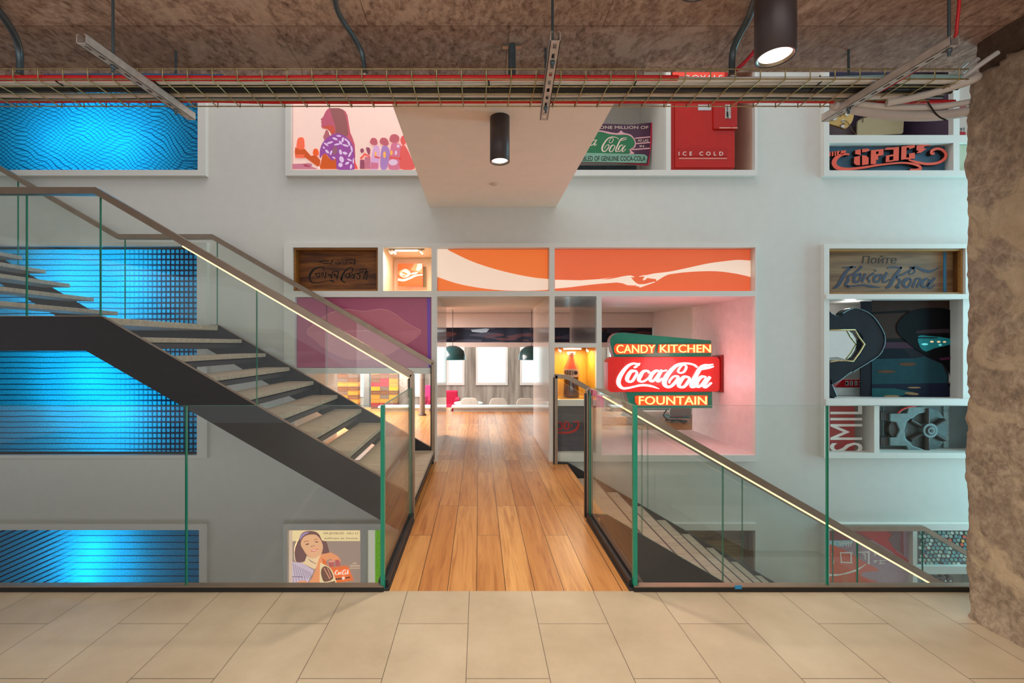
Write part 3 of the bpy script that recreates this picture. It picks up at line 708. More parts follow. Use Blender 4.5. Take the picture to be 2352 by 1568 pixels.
# ================================================================== blue glass light panels
def blue_mat(kind):
    g = G('blue_glass'); tc = g.n('TexCoord'); sp = g.n('SeparateXYZ'); g.l(tc.outputs['Object'], sp.inputs[0]); x, z = sp.outputs['X'], sp.outputs['Z']
    nz = g.n('TexNoise', i_Scale=1.4, i_Detail=2.0); g.l(tc.outputs['Object'], nz.inputs['Vector']); wob = g.math('MULTIPLY', g.math('SUBTRACT', nz.outputs['Fac'], .5), .5)
    nf = g.n('TexNoise', i_Scale=60.0, i_Detail=2.0); g.l(tc.outputs['Object'], nf.inputs['Vector'])
    def bars(expr, freq, p0, p1):
        s = g.math('SINE', g.math('MULTIPLY', expr, freq)); s = g.math('MULTIPLY_ADD', s, .5, .5)
        return g.ramp(s, [(p0, (0, 0, 0)), (p1, (255, 255, 255))])
    if kind == 'mesh':
        a = bars(g.math('ADD', g.math('ADD', g.math('MULTIPLY', x, .55), z), wob), 120, .0, .2)
        b = bars(g.math('SUBTRACT', g.math('ADD', g.math('MULTIPLY', x, .5), wob), z), 120, .0, .3)
        p = g.mix(.55, a, b, 'MULTIPLY'); c1, c2 = (14, 90, 130), (110, 232, 255)
    elif kind == 'bars':
        a = bars(g.math('ADD', z, g.math('MULTIPLY', wob, .06)), 92, .01, .09)
        grid = g.mix(1, bars(x, 110, .08, .4), bars(z, 92, .08, .4), 'MULTIPLY')
        f = g.ramp(g.math('ADD', x, g.math('MULTIPLY', wob, .8)), [(.0, (0, 0, 0)), (1.0, (255, 255, 255))])
        mr = g.n('MapRange'); mr.inputs[1].default_value = .25; mr.inputs[2].default_value = 1.0; g.l(x, mr.inputs[0])
        p = g.mix(mr.outputs[0], a, grid); c1, c2 = (10, 60, 96), (110, 232, 255)
    else:
        a = bars(g.math('ADD', z, 0), 74, .0, .07)
        b = bars(g.math('SUBTRACT', z, g.math('MULTIPLY', x, .45)), 100, .05, .3)
        mr = g.n('MapRange'); mr.inputs[1].default_value = -.55; mr.inputs[2].default_value = -.1; g.l(x, mr.inputs[0])
        p = g.mix(mr.outputs[0], b, a); c1, c2 = (8, 52, 90), (100, 228, 255)
    c = g.mix(p, c1, c2)
    c = g.mix(.35, c, g.mix(1, c, g.ramp(nf.outputs['Fac'], [(.35, (110, 110, 110)), (.65, (255, 255, 255))]), 'MULTIPLY'))
    tl = g.n('BsdfTranslucent'); g.l(c, tl.inputs[0]); df = g.n('BsdfPrincipled', i_Roughness=.25); g.l(g.mix(.75, c, (6, 10, 14)), df.inputs['Base Color'])
    mx = g.n('MixShader'); mx.inputs[0].default_value = .22; g.l(tl.outputs[0], mx.inputs[1]); g.l(df.outputs[0], mx.inputs[2]); g.l(mx.outputs[0], g.out.inputs['Surface'])
    return g.m
BLUE = (.13, .80, 1.0)
def light_panel(label, h, kind, lamps, power, y=.10, dl=.42):
    x0, y0, x1, y1, d = H[h]; Y = FR + y
    t = thing('lightbox', label, 'lightbox', (PX((x0 + x1) / 2, FR), Y, PZ(y1, FR)))
    e = 1.5
    m = MB(); m.box(PX(x0 + e, FR), PX(x1 - e, FR), Y, Y + .008, PZ(y1 - e, FR), PZ(y0 + e, FR), blue_mat(kind)); m.build('glass_sheet', t)
    fm = mat((70, 54, 48), .5)
    m = MB()
    for zz in (y0 + 1, y1 - 4): m.box(PX(x0 + 1, FR), PX(x1 - 1, FR), Y - .02, Y - .002, PZ(zz + 3, FR), PZ(zz, FR), fm)
    m.build('edge_frame', t)
    for (px, py, k) in lamps:
        light('POINT', 'panel_lamp', (PX(px, FR), FR + dl, PZ(py, FR)), power * k, BLUE, .06)
light_panel('backlit blue glass panel with a mesh pattern, topmost on the left', 'UL', 'mesh', ((110, 320, .5), (190, 290, 1), (270, 320, .9)), 44)
light_panel('backlit blue glass panel with ribs and a square grid, behind the rising stairs', 'ML', 'bars', ((150, 640, .9), (290, 650, 1), (190, 870, 1.1), (260, 950, 1)), 46)
light_panel('backlit blue glass panel with slanted ribs, at floor level on the far left', 'LL', 'slant', ((200, 1270, 1), (180, 1330, .9)), 34, .10, .34)
# ================================================================== pictures
def poster(name, label, cat, h, Yo, bg, layers, c=None, frame=None, rect=None, extra=None):
    x0, y0, x1, y1 = rect or H[h][:4]; Y = FR + Yo
    m = MB(); m.box(PX(x0 + 1, FR), PX(x1 - 1, FR), Y, Y + .012, PZ(y1 - 1, FR), PZ(y0 + 1, FR), bg)
    art(m, Y, layers, c)
    if extra: extra(m, Y)
    o = m.build(name); tag(o, label, cat); return o
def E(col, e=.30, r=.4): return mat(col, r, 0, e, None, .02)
# --- crowd poster, top left of the bridge
c = crop(660, 240, 7.84)
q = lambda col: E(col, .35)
fl = []
random.seed(3)
dress = closed([(640, 690), (720, 600), (850, 530), (960, 530), (1080, 600), (1190, 750), (1210, 950), (1220, 1165), (890, 1165), (870, 960), (830, 1020), (770, 980), (700, 890), (630, 920), (590, 970), (585, 870), (600, 780)], 3)
for (fx, fy, rx, ry, a) in ((700, 720, 50, 16, .6), (770, 690, 60, 18, -.3), (860, 620, 50, 20, .4), (930, 570, 46, 16, .1), (1000, 640, 22, 50, .2), (960, 690, 44, 18, .9), (1060, 640, 40, 16, .7), (1110, 700, 20, 55, -.4), (1160, 800, 18, 60, -.2), (1050, 740, 60, 18, .3), (900, 720, 60, 16, -.2),
                            (720, 850, 44, 22, .8), (790, 870, 18, 46, .3), (840, 960, 30, 14, .5), (960, 860, 26, 50, -.2), (1040, 880, 44, 26, .3), (1130, 900, 18, 60, .5), (980, 990, 60, 40, 1.2), (960, 1090, 40, 40, .1), (1080, 1060, 40, 22, -.5), (1150, 1120, 20, 44, .2), (1120, 1000, 50, 16, .4), (660, 780, 26, 14, .9), (1190, 1020, 14, 50, 0)):
    fl.append(oval(fx, fy, rx, ry, 12, a))
lay = [
    (q((196, 116, 136)), [(80, 1070), (300, 1062), (560, 1165), (80, 1165)], oval(370, 1090, 80, 36)),
    (q((196, 86, 104)), [(1000, 95), (1050, 125), (1085, 200), (1105, 330), (1135, 510), (1175, 600), (1215, 720), (1225, 950), (1190, 985), (1040, 700)]),
    (q((146, 84, 84)), [(750, 65), (930, 65), (1010, 95), (1050, 200), (1080, 360), (1100, 540), (1040, 600), (960, 530), (860, 520), (850, 380), (800, 250), (740, 120)]),
    (q((186, 84, 108)), closed([(750, 70), (690, 130), (648, 220), (602, 268), (622, 300), (606, 322), (622, 348), (612, 372), (618, 404), (640, 430), (720, 445), (770, 500), (810, 545), (870, 510), (862, 380), (815, 250), (785, 140)], 2)),
    (q((196, 78, 60)), [(640, 430), (650, 400), (740, 370), (850, 400), (862, 510), (800, 545), (770, 500), (720, 445)]),
    (q((176, 96, 104)), closed([(700, 455), (670, 540), (650, 570), (670, 640), (740, 590), (770, 560), (750, 490)], 2)),
    (q((150, 70, 150)), dress),
    (q((222, 192, 226)), *fl),
    (q((150, 92, 110)), oval(860, 830, 44, 80, 14, .1)),
    (q((206, 84, 14)), [(640, 910), (700, 890), (760, 975), (830, 1020), (875, 970), (890, 1165), (580, 1165)]),
    (q((204, 80, 18)), [(150, 770), (200, 800), (320, 805), (430, 930), (520, 915), (600, 1010), (585, 1110), (560, 1130), (440, 1040), (330, 960), (260, 968), (150, 960), (140, 850)]),
    (q((246, 104, 70)), closed([(205, 605), (295, 605), (312, 700), (303, 810), (180, 800), (175, 700)], 2), [(160, 905), (320, 905), (300, 965), (150, 965)]),
    (q((240, 92, 30)), closed([(480, 810), (550, 810), (570, 915), (470, 915)], 2)),
    (q((150, 72, 96)), oval(1350, 835, 34, 40), [(1315, 1000), (1390, 1000), (1400, 1165), (1310, 1165)], closed([(1420, 780), (1490, 790), (1495, 860), (1475, 920), (1440, 860)], 2)),
    (q((196, 110, 130)), [(1400, 950), (1500, 950), (1500, 1165), (1390, 1165)]),
    (q((232, 84, 74)), [(1310, 970), (1400, 880), (1500, 940), (1490, 955), (1400, 920), (1330, 1000)], [(1200, 980), (1280, 1165), (1220, 1165)]),
    (q((190, 92, 104)), closed([(1530, 610), (1610, 630), (1625, 720), (1560, 740), (1490, 690)], 3), closed([(1700, 610), (1790, 620), (1830, 710), (1790, 750), (1710, 730), (1665, 680)], 3), closed([(1870, 560), (1960, 545), (2020, 600), (2000, 680), (1930, 700), (1845, 660)], 3)),
    (q((214, 164, 206)), closed([(1560, 770), (1610, 740), (1665, 790), (1660, 950), (1640, 1165), (1500, 1165), (1520, 950)], 3)),
    (q((168, 124, 182)), closed([(1710, 770), (1800, 760), (1850, 860), (1830, 1000), (1790, 1165), (1690, 1165), (1680, 980)], 3)),
    (q((206, 112, 140)), closed([(1880, 720), (1960, 700), (2060, 760), (2030, 940), (2040, 1165), (1830, 1165), (1850, 900)], 3), [(1510, 1050), (1640, 1060), (1640, 1165), (1500, 1165)]),
    (q((220, 88, 84)), closed([(2030, 930), (2040, 800), (2090, 740), (2150, 790), (2230, 960), (2295, 1165), (2040, 1165)], 3), closed([(2040, 640), (2080, 570), (2140, 590), (2150, 680), (2100, 740), (2060, 720)], 3), [(1850, 940), (2040, 960), (2040, 1000), (1840, 985)], [(1575, 930), (1680, 960), (1670, 980), (1580, 965)]),
    (q((224, 190, 214)), oval(1910, 1050, 80, 56), oval(1960, 880, 20, 40), oval(2000, 760, 26, 30)),
    (q((250, 176, 90)), oval(1755, 915, 26, 62), oval(1595, 900, 20, 40), oval(1880, 880, 22, 44)),
    (q((250, 240, 230)), [(560, 1110), (610, 1165), (570, 1165)], [(720, 450), (770, 500), (782, 560), (770, 560), (755, 505)]),
]
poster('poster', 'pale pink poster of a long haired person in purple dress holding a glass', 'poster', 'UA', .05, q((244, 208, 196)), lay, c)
# --- portrait poster, bottom left
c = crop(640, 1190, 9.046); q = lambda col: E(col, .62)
fr = [q((250, 222, 168)), q((166, 140, 126))]
stripes = [[(300 + 42 * k, 930 + 22 * k), (306 + 42 * k, 928 + 22 * k), (350 + 42 * k + 10 * k, 1190 + 10 * k), (343 + 42 * k + 10 * k, 1190 + 10 * k)] for k in range(9)]
stripes += [[(300 + 60 * k, 1200), (306 + 60 * k, 1200), (320 + 62 * k, 1350), (313 + 62 * k, 1350)] for k in range(5)]
lay = [
    (q((220, 192, 168)), [(190, 250), (288, 250), (288, 1400), (190, 1400)]),
    (q((250, 222, 164)), [(288, 250), (1690, 250), (1690, 470), (288, 470)]),
    (q((206, 176, 150)), [(1480, 965), (1690, 965), (1690, 1000), (1480, 1000)], [(1480, 1020), (1690, 1020), (1690, 1045), (1480, 1045)], [(1540, 915), (1620, 915), (1620, 945), (1540, 945)]),
    (q((244, 214, 180)), closed([(400, 420), (340, 560), (330, 700), (370, 900), (330, 850), (320, 700), (345, 560)], 2)),
    (q((122, 82, 80)), closed([(430, 420), (480, 310), (600, 262), (760, 272), (850, 340), (905, 455), (990, 480), (1030, 600), (1052, 690), (1040, 735), (900, 725), (840, 560), (700, 420), (560, 560), (585, 800), (560, 880), (400, 908), (350, 850), (335, 700), (355, 580), (400, 500)], 3)),
    (q((170, 140, 178)), closed([(470, 330), (580, 280), (640, 290), (560, 330), (490, 390), (455, 450), (440, 420)], 2)),
    (q((252, 214, 168)), [(585, 780), (700, 830), (880, 735), (880, 900), (740, 1060), (600, 1000), (480, 920), (540, 900)]),
    (q((246, 184, 138)), closed([(470, 480), (530, 380), (640, 335), (780, 340), (870, 430), (920, 550), (915, 660), (870, 760), (780, 815), (680, 820), (580, 740), (520, 650), (470, 560)], 3)),
    (q((216, 192, 208)), [(288, 900), (480, 918), (600, 985), (740, 1060), (700, 1160), (600, 1345), (560, 1400), (288, 1400)]),
    (q((70, 52, 84)), *stripes, [(288, 1200), (500, 1208), (500, 1218), (288, 1210)], [(480, 915), (500, 925), (745, 1055), (740, 1066)], [(590, 800), (680, 880), (790, 940), (788, 948), (672, 890)]),
    (q((250, 160, 108)), closed([(890, 750), (1000, 720), (1080, 705), (1140, 735), (1225, 780), (1290, 880), (1200, 900), (1080, 830), (960, 900), (900, 980), (860, 1150), (860, 1380), (640, 1390), (390, 1380), (400, 1310), (560, 1285), (640, 1330), (760, 1100), (830, 860)], 2)),
    (q((244, 118, 56)), [(1060, 1000), (1180, 1010), (1380, 975), (1450, 1000), (1500, 1120), (1560, 1280), (1190, 1340), (1130, 1200)], [(900, 815), (980, 860), (1020, 985), (920, 930)]),
    (q((250, 220, 170)), closed([(870, 930), (930, 940), (1060, 1010), (1130, 1100), (1190, 1270), (1185, 1335), (900, 1360), (862, 1300), (862, 1120)], 3)),
    (q((126, 82, 66)), closed([(930, 1000), (1000, 990), (1080, 1060), (1140, 1240), (960, 1310), (900, 1200), (888, 1080)], 3), [(920, 1345), (1180, 1290), (1180, 1330), (930, 1365)]),
    (q((196, 96, 96)), [(1040, 890), (1150, 880), (1160, 990), (1060, 1000)], [(1180, 850), (1260, 850), (1290, 980), (1190, 985)]),
    (q((240, 160, 130)), [(940, 1020), (960, 1020), (1080, 1240), (1060, 1250)], [(1010, 1010), (1025, 1010), (1110, 1210), (1095, 1220)], [(1045, 870), (1150, 860), (1160, 900), (1050, 905)]),
    (q((84, 50, 56)), [(1190, 1235), (1320, 1225), (1320, 1255), (1190, 1265)], [(1390, 1215), (1490, 1200), (1490, 1225), (1390, 1240)], closed([(560, 540), (610, 510), (640, 525), (600, 540)], 2), closed([(750, 480), (800, 470), (840, 480), (800, 490)], 2), oval(700, 575, 16, 8), oval(745, 558, 12, 7)),
    (q((150, 96, 70)), [(530, 480), (590, 452), (640, 462), (640, 472), (590, 464), (535, 492)], [(740, 440), (800, 412), (830, 425), (800, 424), (742, 450)]),
    (q((206, 104, 92)), closed([(672, 665), (740, 632), (800, 618), (832, 622), (800, 655), (730, 680)], 3)),
    (q((255, 232, 214)), closed([(695, 658), (745, 640), (800, 630), (815, 632), (790, 648), (735, 664)], 2), oval(1352, 1228, 30, 34)),
]
def _txt(m, Y):
    tm = q((110, 84, 84)); text_mb(m, 'NUJOIIUD  NU LI', (935, 290, 1650, 345), Y - .019, tm, .001, c)
    text_mb(m, 'sullivan at home', (950, 395, 1640, 432), Y - .019, tm, .001, c)
    wq = q((255, 238, 224))
    for s in ([(1235, 1085, 12), (1195, 1095, 20), (1172, 1150, 22), (1215, 1175, 14)], [(1250, 1120, 20), (1235, 1165, 16), (1262, 1150, 16), (1255, 1120, 14)], [(1300, 1110, 16), (1278, 1150, 18), (1305, 1165, 12)], [(1400, 1075, 12), (1350, 1085, 22), (1322, 1145, 24), (1365, 1170, 14)], [(1395, 1110, 16), (1380, 1155, 16), (1408, 1150, 14)], [(1440, 1065, 20), (1420, 1165, 18)], [(1445, 1110, 14), (1450, 1160, 16)]):
        m.ribbon(at(s, Y - .019, c), Y - .019, .001, wq, None, 4)
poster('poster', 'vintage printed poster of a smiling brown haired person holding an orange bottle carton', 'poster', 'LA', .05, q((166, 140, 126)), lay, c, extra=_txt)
# --- white and green strip beside it
t = thing('moss_board', 'bright green moss board with white edge beside the vintage portrait poster', 'moss board', (PX(920, FR), FR + .2, PZ(1690, FR)))
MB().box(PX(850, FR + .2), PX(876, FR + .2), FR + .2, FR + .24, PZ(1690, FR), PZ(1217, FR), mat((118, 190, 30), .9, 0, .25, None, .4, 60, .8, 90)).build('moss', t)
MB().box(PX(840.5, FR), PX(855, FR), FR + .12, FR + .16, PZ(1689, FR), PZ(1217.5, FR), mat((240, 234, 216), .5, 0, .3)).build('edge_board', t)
# --- lips
c = crop(660, 550, 6.72); q = lambda col, e=.12: mat(col, .35, 0, e, None, .03)
lip1 = [(300, 1420), (480, 1240), (640, 1140), (780, 1085), (900, 1070), (1000, 1078), (1120, 1098), (1220, 1100), (1330, 1080), (1440, 1068), (1560, 1090), (1680, 1150), (1800, 1250), (1950, 1340), (2060, 1400), (1700, 1410), (1200, 1405), (800, 1420)]
lip2 = [(300, 1425), (800, 1420), (1200, 1410), (1700, 1415), (2060, 1405), (1980, 1530), (1800, 1640), (1500, 1800), (1200, 1850), (900, 1840), (600, 1700), (430, 1560)]
poster('glass_picture', 'glossy mauve glass panel showing a pair of pink lips, behind the stair handrails', 'picture', 'B1', .06, q((164, 76, 108)),
       [(q((182, 98, 114)), closed(lip1, 3)), (q((188, 106, 122)), closed(lip2, 3)), (q((206, 136, 146)), [(p[0], p[1]) for p in lip1[:-3]] + [(p[0], p[1] + 8) for p in lip1[:-3][::-1]], [(400, 1420), (1200, 1400), (1900, 1400), (1200, 1412)]),
        (q((110, 60, 170)), [(2155, 900), (2210, 900), (2210, 1970), (2170, 1970)])], c)
# --- mural with the white band and two hands
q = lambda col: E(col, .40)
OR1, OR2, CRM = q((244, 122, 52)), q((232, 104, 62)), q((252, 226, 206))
c = crop(640, 540, 3.5636)
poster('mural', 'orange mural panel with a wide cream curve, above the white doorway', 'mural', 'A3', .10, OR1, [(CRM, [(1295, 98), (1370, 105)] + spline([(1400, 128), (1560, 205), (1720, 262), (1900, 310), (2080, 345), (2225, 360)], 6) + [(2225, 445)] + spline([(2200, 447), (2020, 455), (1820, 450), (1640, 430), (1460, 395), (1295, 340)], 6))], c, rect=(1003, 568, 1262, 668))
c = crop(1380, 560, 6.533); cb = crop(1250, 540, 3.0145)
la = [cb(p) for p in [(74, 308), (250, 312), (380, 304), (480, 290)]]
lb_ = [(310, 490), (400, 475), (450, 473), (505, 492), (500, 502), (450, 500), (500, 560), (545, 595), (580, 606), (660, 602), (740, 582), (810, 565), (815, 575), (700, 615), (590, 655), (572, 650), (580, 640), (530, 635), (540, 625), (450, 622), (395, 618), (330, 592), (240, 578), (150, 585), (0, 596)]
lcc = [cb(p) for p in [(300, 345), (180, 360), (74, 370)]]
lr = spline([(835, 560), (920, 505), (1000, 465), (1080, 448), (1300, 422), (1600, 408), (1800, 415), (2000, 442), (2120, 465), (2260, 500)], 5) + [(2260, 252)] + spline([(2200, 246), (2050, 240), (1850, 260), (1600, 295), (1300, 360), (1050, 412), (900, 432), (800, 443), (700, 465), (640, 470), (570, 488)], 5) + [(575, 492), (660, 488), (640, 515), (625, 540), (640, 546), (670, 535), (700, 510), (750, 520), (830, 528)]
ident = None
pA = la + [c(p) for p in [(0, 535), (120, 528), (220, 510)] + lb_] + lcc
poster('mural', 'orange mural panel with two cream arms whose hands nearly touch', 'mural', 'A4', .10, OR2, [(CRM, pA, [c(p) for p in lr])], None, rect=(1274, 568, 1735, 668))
# --- small square picture with its lit recess
c = crop(660, 550, 6.72)
Y = FR + .62
t = thing('framed_picture', 'small square orange picture with white wave, in the brightly lit recess', 'picture', (PX(943, Y), Y, PZ(658, Y)))
m = MB(); m.box(*[PX(c((u, 0))[0], Y) for u in (1708, 2090)], Y, Y + .03, PZ(c((0, 716))[1], Y), PZ(c((0, 372))[1], Y), E((250, 96, 40), .5))
art(m, Y, [(E((255, 150, 100), .5), [(1960, 372), (2085, 372), (2085, 520), (1900, 470)], oval(1800, 520, 90, 60)), (E((255, 232, 214), .55), closed([(1735, 540), (1760, 490), (1820, 452), (1890, 490), (1900, 540), (1850, 580), (1780, 585)], 3), [(1985, 470), (2010, 372), (2080, 372), (2080, 440), (2030, 490)], oval(1960, 520, 60, 16, 14, -.2),
    spline([(1708, 595), (1780, 608), (1860, 590), (1960, 545), (2090, 532)], 4) + spline([(2090, 555), (2000, 565), (1900, 610), (1800, 645), (1708, 635)], 4)),
    (E((250, 130, 80), .5), oval(1810, 520, 50, 14, 12, .4), oval(1800, 560, 30, 10))], c)
m.build('print', t)
m = MB(); m.box(PX(c((2090, 0))[0], Y), PX(c((2134, 0))[0], Y), Y + .03, Y + .034, PZ(c((0, 730))[1], Y), PZ(c((0, 412))[1], Y), mat((112, 98, 66), .5)); m.build('side_panel', t)
m = MB(); a, b2 = PX(c((1640, 0))[0], Y), PX(1000, Y)
m.box(a, b2, Y + .04, Y + .05, PZ(c((0, 284))[1], Y), PZ(c((0, 278))[1], Y), mat((196, 176, 140), .5)).box(a - .003, a, Y + .04, Y + .05, PZ(668, Y), PZ(c((0, 278))[1], Y), mat((196, 176, 140), .5)); m.build('backing_seam', t)
def track(label, px0, px1, py, Y, heads, power, col=(1, .82, .62)):
    t = thing('track_light', label, 'track light', (PX((px0 + px1) / 2, Y), Y, PZ(py, Y)))
    MB().box(PX(px0, Y), PX(px1, Y), Y - .015, Y + .015, PZ(py, Y), PZ(py - 2, Y) + .004, mat((120, 104, 92), .4)).build('rail', t)
    MB().box(PX(px0 + (px1 - px0) * .18, Y), PX(px0 + (px1 - px0) * .82, Y), Y - .012, Y + .012, PZ(py + 3.5, Y), PZ(py, Y), mat((255, 236, 206), .5, 0, 2.4, None, 0)).build('diffuser', t)
    for i, hx in enumerate(heads):
        MB().tube([(PX(hx, Y), Y, PZ(py, Y)), (PX(hx, Y), Y - .004, PZ(py + 4, Y))], .006, mat((150, 140, 132), .4), 8).tube([(PX(hx - 2, Y), Y, PZ(py + 3, Y)), (PX(hx + 2.2, Y), Y + .03, PZ(py + 8, Y))], .016, mat((240, 226, 206), .4, 0, .6), 12).build('lamp_head', t)
    light('AREA', 'track_lamp', (PX((px0 + px1) / 2, Y), Y - .02, PZ(py + 5, Y)), power, col, .35, .06, (0, 0, 0))
track('short track light in the roof of the recess with the small square picture', 893, 975, 573.5, FR + .09, (897, 905, 968), 8)
track('short track light above the big glass bottle', 1283, 1346, 799, FR + .30, (1286, 1350), 9, (1, .86, .6))
# ================================================================== wooden crates as pictures
def stroke_art(m, strokes, Y, c, mt, depth=.003, sub=6):
    for st in strokes: m.ribbon(at(st, Y, c), Y - depth, depth, mt, None, sub)
def crate(label, h, Yo, back, sides, letters, rect=None):
    """open wooden box front: back board and four side boards"""
    x0, y0, x1, y1 = rect or H[h][:4]; Y = FR + Yo; X0, X1, Z0, Z1 = PX(x0, FR) + .002, PX(x1, FR) - .002, PZ(y1, FR) + .002, PZ(y0, FR) - .002
    t = thing('wooden_crate', label, 'crate', ((X0 + X1) / 2, Y, Z0)); th = .022
    MB().box(X0 + th, X1 - th, Y, Y + .015, Z0 + th, Z1 - th, back).build('back_board', t)
    for bx in ((X0, X1, Z1 - th, Z1), (X0, X1, Z0, Z0 + th), (X0, X0 + th, Z0 + th, Z1 - th), (X1 - th, X1, Z0 + th, Z1 - th)):
        MB().box(bx[0], bx[1], FR + .03, Y + .015, bx[2], bx[3], sides).build('side_board', t, .003)
    letters(t, Y); return t
c1 = crop(660, 550, 6.72); INK = mat((22, 12, 6), .7)
def bengali(t, Y):
    m = MB(); w = 16
    S1 = [[(570, 425, 10), (480, 430, 14), (400, 470, 30), (345, 560, 32), (360, 640, 24), (420, 668, 14), (560, 650, 10), (640, 630, 6)],
          [(540, 440, 10), (570, 450, 12), (560, 480, 8)], [(430, 530, 14), (500, 515, 12)], [(440, 545, 14), (490, 580, 16), (500, 520, 14)], [(430, 545, 12), (450, 520, 10)],
          [(520, 540, 12), (545, 510, 14), (560, 540, 12), (540, 560, 12), (520, 540, 10)], [(600, 500, 18), (580, 600, 18)], [(620, 545, 14), (700, 545, 12)], [(640, 530, 12), (690, 600, 18)], [(700, 500, 14), (680, 590, 14)], [(700, 500, 12), (790, 490, 14)],
          [(790, 490, 18), (765, 615, 18)], [(720, 520, 12), (760, 570, 14), (715, 560, 12), (740, 530, 12)], [(650, 630, 20), (720, 645, 26)],
          [(1010, 445, 12), (960, 435, 14), (890, 490, 24), (835, 590, 26), (850, 640, 20), (900, 665, 10)], [(820, 605, 22), (850, 605, 16)], [(1010, 445, 12), (1000, 500, 10), (950, 520, 10)],
          [(890, 550, 14), (950, 520, 12), (980, 590, 16)], [(890, 550, 14), (940, 590, 18), (960, 530, 14)], [(985, 560, 14), (1010, 530, 14), (1020, 590, 12), (990, 590, 12)], [(1040, 520, 16), (1030, 610, 12)],
          [(1060, 520, 14), (1110, 540, 16), (1120, 590, 16), (1090, 610, 12), (1065, 585, 12)], [(1080, 530, 10), (1150, 500, 12), (1190, 490, 10)], [(1110, 460, 14), (1220, 465, 18), (1170, 610, 20)], [(1180, 520, 12), (1240, 500, 14), (1215, 620, 18)]]
    S2 = [[(480, 340, 12), (560, 330, 16), (640, 335, 12)], [(500, 350, 10), (590, 370, 12), (660, 365, 10)], [(700, 310, 14), (670, 385, 14)], [(730, 360, 10), (790, 375, 12), (840, 355, 10)], [(780, 335, 10), (810, 360, 10)], [(850, 350, 12), (880, 380, 12)], [(920, 320, 14), (900, 390, 14)], [(920, 310, 12), (1050, 310, 12)], [(960, 350, 12), (1000, 370, 12)], [(1050, 310, 16), (1030, 390, 16)]]
    stroke_art(m, S1 + S2, Y, c1, INK); m.build('lettering', t, label='dark painted script lettering')
crate('dark brown wooden crate front with Bengali script, left of the lit recess', 'A1', .16, wood((112, 62, 18), (150, 92, 34), (4, 40, 34), .6, (78, 38, 10)), wood((130, 78, 26), (160, 104, 40), (4, 40, 40), .5), bengali)
c7 = crop(1852, 540, 3.016); NAVY = mat((48, 52, 78), .6)
def cyrillic(t, Y):
    m = MB(); text_mb(m, '\u041f\u043e\u0439\u0442\u0435', (388, 142, 628, 196), Y - .003, mat((58, 44, 32), .6), .003, c7, .12)
    S = [[(250, 225, 8), (300, 222, 12), (345, 222, 10)], [(320, 215, 10), (270, 260, 22), (230, 330, 26), (200, 362, 16), (182, 365, 5)], [(385, 215, 16), (350, 250, 14), (285, 290, 10)], [(280, 290, 12), (290, 310, 20), (270, 345, 18), (300, 362, 10)],
         [(370, 270, 16), (335, 285, 22), (330, 320, 20), (360, 320, 14), (378, 285, 16), (370, 262, 10)], [(410, 265, 16), (385, 325, 16)], [(470, 262, 16), (420, 295, 10)], [(420, 295, 12), (440, 325, 16)], [(470, 240, 6), (485, 250, 8)],
         [(510, 275, 16), (475, 290, 20), (470, 318, 18), (500, 318, 14), (525, 270, 14)], [(560, 258, 18), (530, 310, 18), (545, 326, 12), (580, 305, 8)],
         [(560, 228, 8), (600, 222, 12), (660, 226, 12)], [(660, 220, 14), (610, 290, 24), (575, 350, 24), (550, 366, 10)], [(750, 222, 14), (690, 260, 12), (620, 290, 8)], [(620, 290, 10), (650, 320, 20), (625, 360, 18), (650, 362, 8)],
         [(720, 225, 12), (750, 235, 12), (745, 260, 10), (715, 270, 8), (712, 250, 8)], [(715, 224, 6), (760, 220, 12), (800, 240, 20), (850, 252, 18), (890, 240, 10), (918, 226, 4)],
         [(720, 300, 16), (685, 310, 22), (672, 345, 20), (700, 360, 14), (725, 325, 16), (720, 300, 10)], [(760, 300, 16), (735, 362, 16)], [(760, 300, 10), (790, 305, 16), (765, 362, 18)],
         [(840, 300, 14), (810, 315, 20), (800, 350, 18), (830, 355, 14), (855, 305, 14)], [(890, 296, 18), (845, 350, 20), (860, 366, 12), (890, 345, 6)],
         [(280, 352, 8), (340, 350, 10), (390, 345, 12), (450, 355, 16), (510, 362, 4)]]
    stroke_art(m, S, Y, c7, NAVY); m.build('lettering', t, label='navy painted script lettering')
    m = MB(); m.box(PX(c7((948, 0))[0], Y), PX(c7((968, 0))[0], Y), Y - .004, Y, PZ(672, Y), PZ(577, Y), mat((52, 116, 150), .6)); m.build('blue_band', t, label='blue painted band')
    m = MB(); m.box(PX(c7((1015, 0))[0], Y), PX(c7((1075, 0))[0], Y), Y - .05, Y - .002, PZ(670, Y), PZ(578, Y), wood((84, 48, 14), (110, 66, 22), (30, 30, 4), .5)); m.build('cleat', t)
crate('wooden crate with navy Cyrillic lettering and blue band, beside the concrete pillar', 'R1', .12, wood((120, 90, 58), (150, 114, 76), (2.4, 30, 26), .55, (104, 70, 40)), wood((150, 104, 50), (176, 128, 66), (4, 40, 40), .5), cyrillic)
c5 = crop(1580, 1190, 9.222)
def stencil(t, Y):
    m = MB(); k = mat((54, 40, 30), .6); text_mb(m, 'of', (355, 330, 430, 368), Y - .003, k, .003, c5); text_mb(m, 'GLASS', (360, 385, 530, 450), Y - .003, k, .003, c5)
    m.build('lettering', t)
crate('old brown wooden crate with small stencilled words, low behind the descending stairs', 'LC', .2, wood((130, 102, 62), (164, 134, 86), (2.4, 24, 24), .6, (120, 88, 60)), wood((92, 66, 48), (112, 82, 62), (20, 20, 4), .6), stencil, rect=(1482, 1218, 1734, 1440))
c9 = crop(1260, 780, 5.6)
Y = FR + .10
t = thing('wooden_crate', 'grey painted crate front with red lettering, below the big glass bottle', 'crate', (PX(1318, FR), Y, PZ(1040, FR)))
